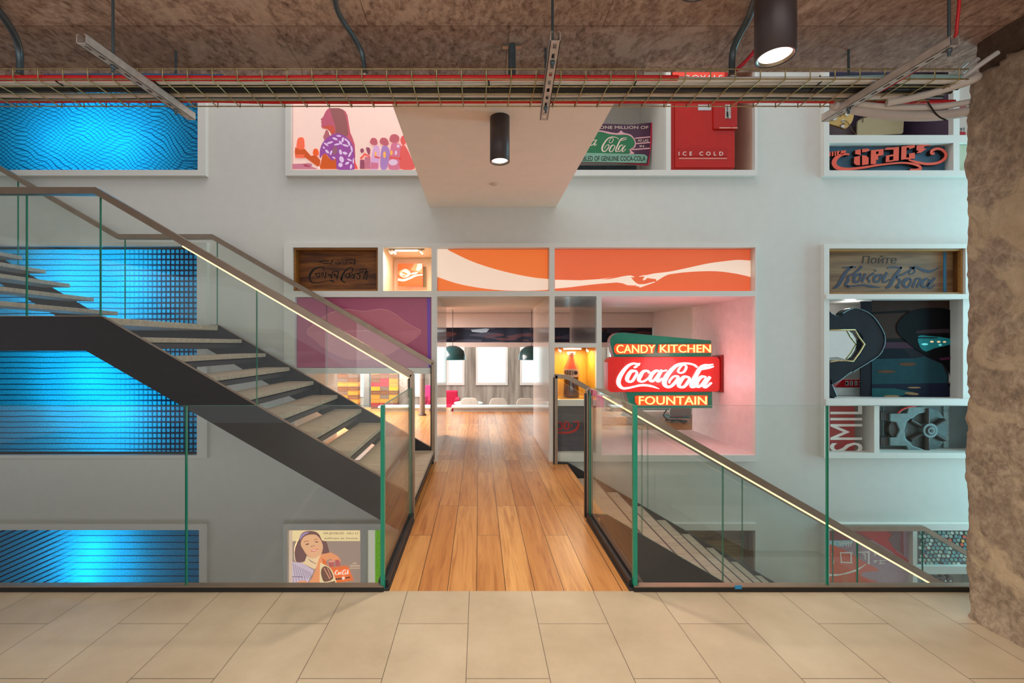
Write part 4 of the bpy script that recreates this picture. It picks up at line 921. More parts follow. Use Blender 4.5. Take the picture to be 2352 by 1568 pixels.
MB().box(PX(1275, FR), PX(1356, FR), Y, Y + .16, PZ(1039.5, FR), PZ(933, FR), wood((74, 70, 80), (94, 88, 94), (2.5, 20, 24), .6)).build('front_board', t, .003)
m = MB(); RD = mat((196, 44, 40), .55)
stroke_art(m, [[(100, 1065, 16), (160, 1065, 18), (165, 1140, 20), (100, 1140, 18)], [(205, 1140, 22), (210, 1070, 20), (255, 1065, 16), (250, 1140, 22), (205, 1150, 14)], [(283, 1102, 20), (305, 1102, 22)], [(320, 1062, 14), (380, 1055, 20), (372, 1130, 26), (310, 1180, 28), (220, 1195, 26), (100, 1190, 24)]], Y, c9, RD)
m.build('lettering', t, label='red painted lettering')
# ================================================================== big glass bottle
Y = FR + .30; bx = PX(1312, Y)
t = thing('bottle', 'giant brown soda bottle with white label, standing in the yellow recess', 'bottle', (bx, Y, PZ(917, FR)))
k = lambda prof: [(r / 5.6 * Y / F, PZ(780 + v / 5.6, Y)) for r, v in prof]
CAP = mat((236, 190, 170), .35); COLA = mat((74, 30, 24), .08, 0, 0, None, .1, coat=1.0); RED_ = mat((196, 74, 48), .08, coat=1.0)
zb = [(0, 742), (96, 742), (100, 736)]
MB().lathe(k([(0, 741), (98, 741), (103, 725), (97, 620), (93, 540), (92, 490), (96, 474)]), bx, Y, COLA, 36).build('glass_body', t, label='dark liquid showing through the glass')
MB().lathe(k([(97, 474), (101, 430), (98, 372)]), bx, Y, mat((226, 196, 176), .3), 36).build('label', t, label='pale printed label band')
m = MB(); yl = Y - 101 / 5.6 * Y / F - .004
for (u, v, r) in ((350, 425, 26),): m.prism(at(oval(u, v, r, r, 16), yl, c9), yl, yl + .02, mat((70, 40, 34), .4))
for u in (212, 236, 262, 282, 306): m.prism(at([(u, 395), (u + 12, 392), (u + 10, 455), (u - 2, 460)], yl, c9), yl + .004, yl + .03, mat((80, 50, 42), .4))
m.build('label_print', t)
MB().lathe(k([(97, 372), (80, 330), (58, 285), (46, 255), (38, 215), (36, 200)]), bx, Y, RED_, 36).build('glass_neck', t, label='red lit glass neck')
MB().lathe(k([(36, 202), (44, 196), (46, 180), (50, 172), (50, 160), (40, 156), (0, 155)]), bx, Y, CAP, 36).build('cap', t)
# ================================================================== red cooler
Y = FR + .04; c = crop(1320, 240, 5.3455); RV = mat((176, 14, 4), .25, 0, .03, None, .04); RV2 = mat((188, 20, 6), .25)
X0, X1 = PX(1541.5, FR), PX(1690, FR)
t = thing('vending_machine', 'glossy red cooler machine with white lettering, standing in the upper recess', 'vending machine', ((X0 + X1) / 2, Y, PZ(390, FR)))
MB().box(X0, X1, Y, Y + .5, PZ(389.5, FR), PZ(170, FR), RV).build('body', t, .02)
P = lambda u, v: (PX(c((u, v))[0], Y), PZ(c((u, v))[1], Y))
def pb(name, u0, v0, u1, v1, y0, y1, m, bev=.004, label=None):
    a, b = P(u0, v0), P(u1, v1); return MB().box(a[0], b[0], y0, y1, b[1], a[1], m).build(name, t, bev, label)
pb('door_panel', 1225, -400, 1960, 780, Y - .012, Y, RV2, .008)
pb('coin_panel', 1690, -300, 1980, 318, Y - .035, Y - .012, RV, .01)
pb('name_strip', 1265, 530, 1862, 640, Y - .018, Y - .012, RV, .004)
pb('sticker', 1508, 10, 1668, 78, Y - .016, Y - .012, mat((196, 200, 206), .5), 0)
hb = MB(); a = P(1862, 40); b = P(1862, 175)
hb.tube(spline([(a[0], Y - .036, a[1]), (a[0], Y - .06, a[1] - .01), (b[0], Y - .06, b[1] + .01), (b[0], Y - .036, b[1])], 4), .012, STEEL, 10); hb.build('handle', t, label='chrome handle')
pb('latch_plate', 1828, 20, 1896, 190, Y - .039, Y - .035, mat((200, 200, 198), .25, .8), .002); pb('keyhole', 1845, 110, 1880, 172, Y - .042, Y - .039, BLACK, 0)
m = MB(); text_mb(m, 'I C E   C O L D', (1278, 578, 1822, 626), Y - .021, mat((250, 236, 226), .4), .003, c, 0, 0, 1.2)
a, b = P(1275, 662), P(1860, 674); m.box(a[0], b[0], Y - .016, Y - .012, b[1], a[1], mat((240, 150, 136), .4)); m.build('lettering', t, label='white letters and thin underline')
m = MB()
for (u0, u1) in ((1758, 1900), (1910, 1978)):
    a, b = P(u0, 300), P(u1, 308); m.box(a[0], b[0], Y - .038, Y - .035, b[1], a[1], mat((246, 200, 180), .4))
m.build('trim_line', t)
# ================================================================== script lettering shared by the neon sign and the hanging sign
SCRIPT1 = [
    [(605, 735, 30), (640, 722, 40), (690, 668, 26), (712, 662, 14)], [(700, 690, 36), (640, 668, 40), (570, 668, 44), (480, 720, 60), (390, 830, 78), (330, 950, 88), (330, 1040, 82), (390, 1105, 56), (480, 1108, 40), (600, 1082, 34), (700, 1060, 40), (800, 1055, 46), (900, 1068, 46), (980, 1092, 32), (1055, 1122, 4)],
    [(640, 800, 34), (560, 800, 60), (500, 880, 80), (478, 950, 74), (510, 990, 50), (570, 980, 46), (620, 910, 50), (655, 840, 44), (625, 795, 36), (570, 820, 20)],
    [(880, 830, 50), (840, 795, 44), (770, 810, 56), (715, 890, 78), (690, 960, 66), (730, 990, 40), (800, 975, 34), (880, 910, 24)],
    [(1060, 800, 34), (1000, 795, 52), (930, 850, 72), (890, 940, 68), (920, 985, 44), (980, 950, 40), (1060, 830, 30)], [(1110, 780, 50), (1060, 860, 60), (1020, 960, 60), (1050, 985, 40), (1110, 930, 26)], [(1120, 800, 26), (1190, 786, 34)]]
SCRIPT2 = [
    [(1395, 800, 30), (1430, 835, 30), (1500, 815, 34), (1545, 745, 34), (1535, 700, 24), (1480, 690, 30), (1430, 740, 30), (1395, 800, 28)], [(1740, 730, 30), (1690, 690, 34), (1590, 664, 40), (1480, 664, 46), (1370, 700, 62), (1260, 800, 80), (1170, 930, 96), (1150, 1020, 90), (1190, 1080, 62), (1270, 1075, 50), (1350, 1000, 50), (1400, 915, 46), (1370, 890, 40), (1310, 905, 30), (1250, 970, 30), (1240, 1020, 16)],
    [(1590, 910, 36), (1510, 905, 60), (1440, 980, 80), (1410, 1050, 72), (1440, 1090, 50), (1510, 1080, 48), (1570, 1010, 52), (1605, 940, 44), (1580, 905, 36)],
    [(2030, 675, 10), (1960, 690, 36), (1880, 700, 60), (1800, 750, 76), (1720, 880, 80), (1650, 1010, 72), (1640, 1080, 56), (1700, 1080, 40), (1760, 1020, 30)], [(2035, 715, 26), (1950, 740, 40), (1850, 760, 40), (1790, 770, 26)],
    [(1900, 910, 40), (1830, 900, 54), (1760, 960, 72), (1720, 1050, 66), (1760, 1085, 44), (1820, 1050, 40), (1900, 940, 34)], [(1975, 905, 50), (1910, 985, 66), (1860, 1065, 56), (1900, 1090, 40), (2000, 1010, 30)]]
for _s in SCRIPT1 + SCRIPT2: _s[:] = [(p[0], p[1], p[2] * .76) for p in _s]
# ================================================================== neon sign
c = crop(1380, 750, 7.84); Y = 6.33
P = lambda u, v, y=Y: (PX(c((u, v))[0], y), PZ(c((u, v))[1], y))
t = thing('neon_sign', 'big double sided neon sign with white script on red, in the pink recess', 'sign', (PX(1520, Y), Y, PZ(937, Y)))
TEAL = mat((24, 132, 104), .3, 0, .04, (40, 190, 170), .08, coat=.3); SIGNR = mat((206, 40, 34), .28, 0, .22, (230, 40, 34), .05, coat=.3); NEONW = mat((255, 255, 255), .4, 0, 2.0, (236, 250, 255), 0)
NO = mat((250, 96, 40), .4, 0, .55, (255, 70, 24), .05); NY = mat((255, 226, 150), .4, 0, 1.25, (255, 214, 130), 0)
top = [(240, 546), (200, 420), (165, 290), (170, 230), (200, 170), (260, 125), (330, 108), (420, 106), (600, 122), (1000, 160), (1500, 205), (1990, 246), (1990, 546)]
MB().prism(at(top, Y, c), Y, Y + .14, TEAL, mat((200, 196, 190), .4)).build('top_panel', t, .004)
MB().prism(at([(445, 1172), (2006, 1172), (2010, 1466), (560, 1466), (500, 1360)], Y, c), Y, Y + .14, TEAL, mat((160, 170, 166), .4)).build('bottom_panel', t, .004)
rr = [(130, 640), (145, 600), (190, 562), (240, 548), (2060, 540), (2110, 552), (2140, 590), (2148, 650), (2148, 1120), (2130, 1155), (2090, 1170), (180, 1178), (145, 1150), (130, 1090)]
MB().prism(at(rr, Y - .03, c), Y - .03, Y + .17, SIGNR).build('main_panel', t, .006)
m = MB()
for s in SCRIPT1 + SCRIPT2: m.ribbon(at(s, Y - .055, c), Y - .058, .028, NEONW, None, 7)
m.build('script_lettering', t, label='glowing white script lettering')
for i, (plates, words) in enumerate(((([(245, 400), (255, 340), (290, 308), (990, 320), (950, 482), (290, 496), (255, 460)], [(1050, 318), (1995, 312), (1998, 470), (1030, 472)]), (('CANDY', (285, 325, 980, 476)), ('KITCHEN', (1070, 322, 1985, 466)))),
                                     (([(622, 1260), (660, 1246), (1930, 1240), (1925, 1412), (670, 1418), (630, 1370)],), (('FOUNTAIN', (690, 1256, 1912, 1404)),)))):
    for p in plates: MB().prism(at(p, Y - .03, c), Y - .03, Y, NO).build('letter_plate', t, .004)
    for s, r in words: text_mb(MB(), s, r, Y - .045, NY, .016, c).build('letters', t, label='glowing yellow capital letters')
m = MB(); x = PX(1735, FR) - .002; m.prism([(6.27, PZ(901, 6.27)), (6.53, PZ(899, 6.53)), (6.53, PZ(816, 6.53)), (6.27, PZ(815, 6.27))], x - .03, x, mat((140, 26, 22), .35), axis='x')
m.box(PX(1650, Y), x - .03, Y + .02, Y + .12, PZ(850, Y), PZ(838, Y), mat((120, 30, 26), .4)).box(PX(1650, Y), x - .03, Y + .02, Y + .12, PZ(885, Y), PZ(873, Y), mat((120, 30, 26), .4)); m.build('wall_bracket', t)
light('POINT', 'neon_glow', (PX(1560, 6.0), 5.98, PZ(850, 6.0)), 16, (1, .30, .32), .3)
# ================================================================== hanging green sign, upper recess
c = crop(1320, 240, 5.3455); Y = FR + .45
t = thing('hanging_sign', 'purple and green enamel sign with pale script, hung behind the soffit edge', 'sign', (PX(1400, Y), Y, PZ(380, Y)))
PUR = mat((74, 22, 62), .3, coat=.4, var=.2, nscale=14); GRN = mat((14, 116, 66), .3, coat=.4, var=.1); PINK = mat((240, 180, 190), .35); MINT = mat((126, 176, 154), .4); CREAM = mat((246, 222, 206), .4); BLK = mat((22, 26, 24), .5); RDD = mat((190, 30, 60), .35)
MB().prism(at([(-700, 280), (-300, 240), (380, 236), (700, 246), (955, 220), (950, 400), (930, 600), (905, 742), (500, 712), (-100, 700), (-700, 720)], Y, c), Y, Y + .02, PUR, RDD).build('board', t)
m = MB()
m.prism(at([(-700, 700), (500, 702), (890, 742), (905, 735), (500, 690), (-700, 690)], Y - .004, c), Y - .004, Y, RDD); m.prism(at([(935, 228), (955, 220), (945, 450), (908, 742), (890, 738), (920, 600)], Y - .004, c), Y - .004, Y, RDD)
for a in ((740, 412, 930, 396), (730, 480, 925, 464), (700, 552, 925, 536)): m.prism(at([(a[0], a[1] - 6), (a[2], a[3] - 6), (a[2], a[3] + 8), (a[0], a[1] + 8)], Y - .004, c), Y - .004, Y, PINK)
m.build('border', t)
gp = closed([(-500, 420), (-100, 330), (200, 330), (330, 335), (420, 360), (520, 372), (640, 372), (710, 410), (738, 470), (720, 520), (670, 550), (665, 600), (400, 606), (0, 596), (-500, 580)], 3)
go = closed([(-500, 400), (-100, 305), (200, 310), (330, 318), (440, 340), (530, 350), (570, 318), (600, 345), (690, 370), (745, 440), (745, 520), (690, 560), (720, 606), (400, 622), (0, 612), (-500, 600)], 3)
MB().prism(at(go, Y - .012, c), Y - .012, Y - .001, PINK).prism(at(gp, Y - .018, c), Y - .018, Y - .012, GRN).build('shield', t, label='green shield with pink rim')
MB().prism(at([(-500, 600), (160, 592), (860, 612), (895, 640), (880, 715), (160, 700), (-500, 690)], Y - .022, c), Y - .022, Y - .001, MINT).build('ribbon_panel', t)
m = MB()
def place(S, sx, sy, ox, oy): return [[(ox + p[0] * sx, oy + p[1] * sy, p[2] * sx * .8) for p in s] for s in S]
for s in place(SCRIPT2, .345, .42, -60, 120) + place(SCRIPT1[4:6], .345, .34, -110, 165): m.ribbon(at(s, Y - .021, c), Y - .021, .003, CREAM, None, 5)
m.build('script_lettering', t, label='pale script lettering'); m = MB()
text_mb(m, 'SOLD TO ONE MILLION OF', (-40, 262, 905, 298), Y - .003, CREAM, .003, c); text_mb(m, 'AS LAS', (775, 424, 905, 455), Y - .003, CREAM, .003, c); text_mb(m, 'IN .', (800, 498, 880, 524), Y - .003, CREAM, .003, c)
text_mb(m, 'TABLED OF GENUINE COCA-COLA', (40, 632, 868, 690), Y - .025, BLK, .003, c); m.build('lettering', t, label='small capital lettering')
x = PX(c((788, 0))[0], Y); MB().tube([(x, Y + .01, PZ(c((0, 240))[1], Y)), (x, Y + .01, PZ(150, FR) - .003)], .003, STEEL, 6).build('hanging_wire', t)
tag(MB().box(PX(1046, FR) + .01, PX(1462, FR + .8), FR + .80, FR + .82, PZ(391, FR) + .004, PZ(380, FR + .8), mat((84, 100, 106), .2, var=.2)).build('panel'), 'dark glass strip standing behind the hanging green sign', 'panel')
# ================================================================== carved fairground style sign
c = crop(1870, 230, 6.3568); Y = FR + .10
t = thing('carved_sign', 'blue board with raised orange red letters and scrolls, right of the red cooler', 'sign', (PX(2036, Y), Y, PZ(390, FR)))
MB().box(PX(1905.6, FR), PX(2189, FR), Y, Y + .02, PZ(390.6, FR), PZ(329, FR), mat((58, 100, 124), .5, var=.12)).build('board', t)
LET = mat((226, 88, 66), .4, 0, .08); LSD = mat((48, 22, 16), .6); m = MB(); D = .05; Yl = Y - D
L = [[(600, 730), (680, 715), (680, 800), (600, 785)], [(700, 712), (790, 706), (815, 730), (760, 755), (700, 760)], [(585, 830), (670, 812), (670, 950), (610, 945), (582, 920)], [(700, 805), (760, 810), (795, 840), (795, 935), (700, 950)],
     [(830, 730), (905, 722), (905, 910), (895, 935), (825, 932)], [(940, 718), (1015, 712), (1010, 800), (935, 815), (935, 870), (905, 870), (905, 790), (940, 780)], [(905, 722), (940, 718), (940, 745), (905, 750)],
     [(1025, 715), (1070, 690), (1160, 690), (1160, 720), (1035, 725)], [(1160, 690), (1240, 680), (1235, 880), (1155, 890)], [(1050, 810), (1100, 800), (1095, 900), (1045, 905)], [(1100, 800), (1155, 790), (1155, 815), (1100, 825)], [(1095, 880), (1155, 870), (1155, 892), (1095, 902)],
     [(1275, 675), (1350, 665), (1345, 860), (1270, 870)], [(1350, 665), (1470, 650), (1470, 690), (1390, 715), (1385, 690), (1350, 695)], [(1385, 780), (1470, 765), (1475, 850), (1390, 860)], [(1345, 840), (1390, 835), (1390, 860), (1345, 866)],
     [(1495, 660), (1600, 640), (1700, 620), (1720, 635), (1690, 660), (1610, 675), (1600, 700), (1640, 710), (1560, 765), (1495, 772), (1530, 735), (1495, 735)],
     [(225, 755), (240, 755), (240, 820), (225, 822)], [(255, 750), (285, 748), (280, 815), (258, 818)], [(300, 745), (318, 744), (316, 812), (298, 814)], [(330, 742), (375, 738), (350, 808), (330, 810)], [(390, 738), (470, 730), (455, 770), (395, 800), (385, 780)]]
for p in L: m.prism(at(p, Yl, c), Yl, Y, LET, LSD)
for s in ([(515, 790, 26), (420, 790, 34), (330, 840, 56), (290, 915, 70), (340, 985, 60), (480, 1005, 40), (700, 985, 34), (950, 945, 28), (1250, 915, 24), (1420, 925, 30), (1530, 960, 40), (1550, 1005, 44), (1480, 1018, 36), (1400, 1012, 26)],
          [(1380, 870, 20), (1500, 905, 34), (1650, 930, 36), (1800, 915, 38), (1900, 860, 42), (1925, 790, 44), (1870, 725, 40), (1790, 708, 36), (1720, 740, 40), (1715, 780, 34), (1760, 775, 30)]):
    m.ribbon(at(s, Yl, c), Yl, D, LET, LSD, 6)
m.build('raised_lettering', t, label='orange red raised letters with scrolls')
# ---- recess above it
Y = FR + .45
cbd = MB().prism(at([(640, 300), (700, 262), (1290, 185), (1316, 200), (1300, 470), (1280, 490), (1000, 505), (628, 560), (632, 340)], Y, c), Y, Y + .02, mat((214, 204, 160), .5, var=.03))
t = thing('display_board', 'cream notched board leaning in the recess above the carved sign', 'board', (PX(2020, Y), Y, PZ(308, FR)))
cbd.build('board', t); x = PX(c((1173, 0))[0], Y); MB().tube([(x, Y + .01, PZ(c((0, 205))[1], Y)), (x, Y + .01, PZ(150, FR) - .01)], .003, STEEL, 6).build('wire', t)
MB().tube([(PX(c((640, 0))[0], Y - .01), Y - .01, PZ(c((0, 300))[1], Y)), (PX(c((690, 0))[0], Y - .01), Y - .01, PZ(c((0, 272))[1], Y)), (PX(c((715, 0))[0], Y - .01), Y - .01, PZ(c((0, 275))[1], Y)), (PX(c((712, 0))[0], Y - .01), Y - .01, PZ(c((0, 328))[1], Y))], .004, mat((110, 90, 60), .4), 6).build('hook', t)
Y = FR + .30
t = thing('surfboard', 'yellow rounded board with white fittings, left end of the recess above the carved sign', 'board', (PX(1930, Y), Y, PZ(308, FR)))
MB().prism(at(closed([(210, 300), (230, 240), (340, 180), (430, 125), (520, 125), (575, 170), (580, 240), (545, 330), (460, 415), (330, 375), (212, 340)], 3), Y, c), Y, Y + .03, mat((228, 186, 110), .4)).build('board', t, .004)
m = MB()
for cx_, cy_, rx, ry in ((475, 150, 20, 30), (480, 200, 26, 30), (290, 250, 44, 44), (425, 300, 22, 20), (420, 380, 30, 18)): m.prism(at(oval(cx_, cy_, rx, ry, 14), Y - .015, c), Y - .015, Y, mat((238, 236, 228), .4))
m.prism(at(oval(280, 245, 20, 18, 12), Y - .02, c), Y - .02, Y - .015, mat((60, 150, 180), .4)); m.build('fittings', t, label='white fittings')
m = MB()
for s in ([(380, 240, 12), (410, 205, 12), (470, 180, 12)], [(380, 375, 14), (420, 345, 14), (450, 350, 12)], [(410, 300, 8), (480, 310, 8), (560, 440, 8), (610, 500, 8)]): m.ribbon(at(s, Y - .02, c), Y - .02, .004, mat((110, 84, 50), .5), None, 5)
m.build('cord', t)
Y = FR + .55
tag(MB().prism(at([(212, 350), (460, 420), (600, 360), (640, 300), (640, 580), (212, 580)], Y, c), Y, Y + .04, mat((120, 100, 104), .4)).build('panel'), 'grey slanted panel below the yellow rounded board', 'panel')
tag(MB().box(PX(2168, FR + .78), PX(2190, FR + .78) + .05, FR + .74, FR + .78, PZ(309, FR), PZ(155, FR), mat((240, 214, 180), .6, 0, .2)).build('panel'), 'cream upright panel at the right end of the purple recess', 'panel')
Y = FR + .2; c = crop(2080, 150, 5.809)
poster('poster', 'small red and white poster fragment beside the pillar, above the carved sign', 'poster', 'UR3', .2, mat((232, 228, 222), .5), [(mat((196, 46, 66), .5), [(715, 500), (800, 500), (815, 590), (715, 600)], [(722, 880), (800, 890), (800, 940), (722, 938)]), (mat((110, 120, 126), .5), [(725, 835), (760, 835), (750, 880), (730, 870)], [(770, 830), (785, 830), (785, 880), (770, 880)])], c, rect=(2205, 151, 2290, 310))
tag(MB().box(PX(2205, FR), PX(2289, FR), FR + .05, FR + .07, PZ(390.5, FR), PZ(329, FR), mat((186, 190, 162), .5, var=.04)).build('panel'), 'plain pale olive panel beside the pillar, right of the carved sign', 'panel')
# red strip sign glimpsed above the tray
Y = FR + .01
m = MB(); m.box(PX(1545, Y), PX(1664, Y), FR + .005, FR + .025, PZ(190, Y), PZ(160, Y), E((226, 70, 50), .3)); text_mb(m, 'ROYALS', (1575, 172, 1660, 187), FR + .003, mat((250, 240, 230), .5), .003)
tag(m.build('sign_strip'), 'red strip with white letters glimpsed through the cable tray', 'sign')
# ================================================================== right-hand group
c = crop(1900, 680, 6.533); Y = FR + .16
kk = lambda col, r=.5: mat(col, r, 0, 0, None, .1, 12, spec=.06)
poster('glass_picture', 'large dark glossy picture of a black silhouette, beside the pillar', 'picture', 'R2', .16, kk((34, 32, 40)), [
    (kk((58, 42, 36)), [(665, 45), (2035, 45), (2035, 270), (1200, 240), (665, 280)], [(665, 280), (1230, 230), (1040, 470), (1130, 630), (665, 640)]), (kk((18, 12, 12)), [(665, 240), (1230, 205), (1230, 230), (665, 270)], [(860, 640), (1150, 635), (1190, 690), (860, 690)]),
    (kk((66, 42, 58)), [(860, 690), (1200, 690), (1330, 780), (840, 780)]), (kk((16, 18, 30)), [(740, 800), (1150, 790), (1270, 930), (720, 930)]),
    (kk((30, 62, 70)), [(665, 940), (1300, 930), (1450, 900), (1720, 1020), (1800, 1200), (1800, 1330), (665, 1340)]), (kk((24, 30, 48)), [(665, 1320), (1800, 1300), (2035, 1400), (2035, 1540), (665, 1540)]), (kk((34, 80, 84)), [(665, 1380), (1000, 1380), (1300, 1440), (1000, 1520), (665, 1530)]),
    (kk((92, 62, 44)), oval(1200, 1020, 130, 26), oval(880, 1130, 140, 22)), (kk((150, 118, 84)), oval(960, 1500, 120, 18, 14), oval(1260, 1460, 110, 20, 14, .1), oval(1300, 1370, 100, 12), oval(1980, 1440, 50, 22)),
    (kk((8, 8, 12)), closed([(2035, 290), (1900, 230), (1750, 185), (1600, 178), (1400, 190), (1200, 250), (1090, 350), (1035, 450), (1060, 560), (1150, 650), (1290, 770), (1450, 870), (1600, 950), (1740, 1020), (1820, 1150), (1835, 1280), (1810, 1340), (2035, 1340)], 3)),
    (kk((52, 40, 44)), [(1325, 520), (1500, 500), (2035, 480), (2035, 545), (1325, 560)]), (kk((36, 128, 134)), closed([(1350, 600), (1500, 595), (1860, 640), (1850, 720), (1600, 780), (1470, 830), (1380, 760)], 2)), (kk((14, 22, 28)), [(1350, 615), (1640, 618), (1640, 632), (1350, 632)]),
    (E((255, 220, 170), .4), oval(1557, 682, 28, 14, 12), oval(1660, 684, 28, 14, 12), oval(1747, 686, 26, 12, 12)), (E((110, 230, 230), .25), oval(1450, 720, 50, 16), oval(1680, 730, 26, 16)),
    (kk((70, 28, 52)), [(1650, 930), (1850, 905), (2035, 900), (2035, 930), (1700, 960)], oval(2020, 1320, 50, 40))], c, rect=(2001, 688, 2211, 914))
Y = FR + .03
t = thing('sculpture', 'glossy dark teal looped sculpture with a gold edged mirror, beside the black silhouette picture', 'sculpture', (PX(1960, Y), Y, PZ(915, FR)))
TEALD = mat((6, 30, 40), .22, 0, 0, None, .3, 5, spec=.35)
body = closed([(38, 240), (90, 260), (150, 290), (205, 298), (225, 250), (300, 195), (400, 175), (520, 190), (640, 260), (740, 370), (820, 490), (865, 600), (865, 720), (820, 830), (740, 910), (640, 980), (480, 1070), (330, 1170), (200, 1270), (80, 1330), (40, 1300), (40, 980), (380, 975), (555, 720), (420, 505), (40, 500)], 3)
MB().prism(at(body, Y, c), Y, Y + .10, TEALD).build('body', t, .02)
MB().tube([(x, Y - .004, z) for x, z in at(spline([(225, 255), (400, 180), (640, 270), (800, 470), (862, 650), (800, 850), (640, 975), (380, 1130)], 5), Y, c)], .008, mat((16, 60, 74), .1, coat=1), 8).build('rim', t)
MB().prism(at([(40, 520), (410, 515), (540, 718), (380, 965), (210, 915), (40, 925)], Y, c), Y + .06, Y + .065, mat((214, 232, 228), .05, 1.0, var=.02)).build('mirror', t, label='pale mirrored inset')
m = MB()
m.tube([(x, Y - .004, z) for x, z in at([(40, 508), (410, 505), (470, 610), (555, 720), (480, 850), (385, 975), (200, 960), (40, 985)], Y, c)], .009, mat((206, 180, 130), .25, .9), 8); m.build('gold_edge', t, label='gold edge of the mirror')
MB().prism(at([(60, 1200), (90, 1330), (160, 1500), (100, 1535), (40, 1500), (40, 1250)], Y, c), Y, Y + .06, TEALD).build('foot', t, .01)
Y = FR + .40
m = MB(); m.prism(at([(120, 1362), (235, 1252), (550, 1252), (550, 1362)], Y, c), Y, Y + .10, mat((200, 28, 40), .35))
for k2, s in enumerate('1226'): m.box(PX(c((272 + k2 * 68, 0))[0], Y), PX(c((314 + k2 * 66, 0))[0], Y), Y - .006, Y, PZ(c((0, 1338))[1], Y), PZ(c((0, 1270))[1], Y), mat((236, 236, 234), .4)); text_mb(m, s, (280 + k2 * 67, 1285, 305 + k2 * 67, 1328), Y - .009, BLK, .003, c)
tag(m.build('counter_sign'), 'small red box sign with four white number windows, under the looped sculpture', 'sign')
t = thing('pedestal', 'pale glossy pedestal carrying the small red number sign', 'pedestal', (PX(1945, Y), Y, PZ(915, FR)))
MB().box(PX(1906, FR) + .005, PX(1985, Y), Y - .1, Y + .2, PZ(914.5, FR), PZ(c((0, 1362))[1], Y), mat((196, 214, 216), .15, coat=.4)).build('block', t, .004)
tag(MB().box(PX(1906, FR) + .004, PX(1972, FR + .7), FR + .70, FR + .72, PZ(830, FR + .7), PZ(880, FR + .7) + .2, E((220, 250, 255), .8)).build('light_box'), 'white light box behind the looped sculpture', 'light box')
light('POINT', 'recess_fill', (PX(1945, 5.9), 5.85, PZ(705, 5.9)), 2.2, (1, .95, .9), .06)  # unseen lamp added to brighten the closed recess
# word panel
c = crop(1852, 540, 3.016)
m0 = mat((150, 20, 24), .5)
def _sm(m, Y):
    k = MB(); wq = mat((232, 228, 222), .5)
    text_mb(k, 'SMILE', (0, 0, 100, 100), Y - .002, wq, .002, lambda p: p)
    xs = [v[0] for v in k.v]; zs = [v[2] for v in k.v]; a0, a1, b0, b1 = min(xs), max(xs), min(zs), max(zs)
    x0, x1, z0, z1 = PX(1906, Y), PX(1981, Y), PZ(1038, Y), PZ(900, Y)
    k.v = [(x1 - (v[2] - b0) / (b1 - b0) * (x1 - x0), v[1], z0 + (v[0] - a0) / (a1 - a0) * (z1 - z0)) for v in k.v]
    zt = PZ(933, FR); k.v = [(v[0], v[1], min(v[2], zt)) for v in k.v]
    m.add(k.v, [f[::-1] for f in k.f], wq)
poster('word_sign', 'red panel with the tall white word smile turned sideways', 'sign', 'R3', .12, m0, [], None, rect=(1905, 931, 1983, 1040), extra=_sm)
# machine with the fan wheel
Y = FR + .16; P = lambda u, v, y=Y: (PX(c((u, v))[0], y), PZ(c((u, v))[1], y))
t = thing('machine', 'grey cast metal machine with a six spoked fan wheel, beside the pillar', 'machine', (PX(2110, Y), Y, PZ(1038, FR)))
IRON = mat((112, 134, 136), .35, .5, var=.15, nscale=20); IRON2 = mat((78, 96, 98), .4, .5, var=.2, nscale=20); IRD = mat((58, 54, 54), .4, .6, var=.2)
MB().box(PX(2020.5, FR), PX(2289, FR), Y + .10, Y + .12, PZ(1039.5, FR), PZ(932.5, FR), mat((84, 104, 108), .45, var=.15, nscale=6)).build('back_plate', t)
brk = [(582, 1235), (700, 1232), (712, 1190), (830, 1188), (838, 1225), (780, 1235), (700, 1290), (680, 1350), (690, 1410), (740, 1460), (830, 1490), (828, 1505), (710, 1500), (698, 1460), (582, 1458), (582, 1400), (625, 1400), (648, 1350), (625, 1295), (582, 1290)]
MB().prism(at(brk, Y, c), Y, Y + .10, IRON).build('bracket', t, .006)
m = MB(); hx, hz = P(845, 1350); q1 = [(hx + r * math.cos(a), hz + r * math.sin(a)) for r, a in [(abs(P(1000, 1350)[0] - hx), 2 * math.pi * i / 40) for i in range(40)]]
m.prism(q1, Y + .04, Y + .06, IRON2); m.build('wheel_disc', t)
m = MB(); r0, r1 = abs(P(895, 1350)[0] - hx), abs(P(975, 1350)[0] - hx)
for k2 in range(6):
    a = math.pi / 6 + k2 * math.pi / 3 + (.0)
    m.tube([(hx + r0 * .8 * math.cos(a), Y + .01, hz + r0 * .8 * math.sin(a)), (hx + r1 * 1.05 * math.cos(a), Y + .02, hz + r1 * 1.05 * math.sin(a))], [.022, .03], IRD, 10)
m.tube([(hx - .01, Y + .012, P(0, 1200)[1]), (hx - .01, Y + .012, P(0, 1500)[1])], .032, IRD, 12)
m.build('spokes', t)
m = MB(); cir = lambda r: [(hx + r * math.cos(2 * math.pi * i / 28), hz + r * math.sin(2 * math.pi * i / 28)) for i in range(28)]
m.prism(cir(r0), Y - .03, Y + .04, IRON).prism(cir(r0 * .66), Y - .036, Y - .03, IRD).prism(cir(r0 * .5), Y - .042, Y - .036, IRON).prism(cir(r0 * .25), Y - .046, Y - .042, IRD); m.build('hub', t, .002)
m = MB(); x0 = P(555, 0)[0]; m.tube([(x0, Y + .05, P(0, 1190)[1]), (x0, Y + .05, P(0, 1510)[1])], .008, IRON2, 8)
for v in (1255, 1430): a = P(525, v - 28); b = P(580, v + 28); m.box(a[0], b[0], Y + .02, Y + .08, b[1], a[1], IRD)
m.build('hinge_rod', t)
MB().prism(at(oval(615, 1345, 34, 55, 18), Y, c), Y + .02, Y + .08, IRD).build('knob', t, .004)
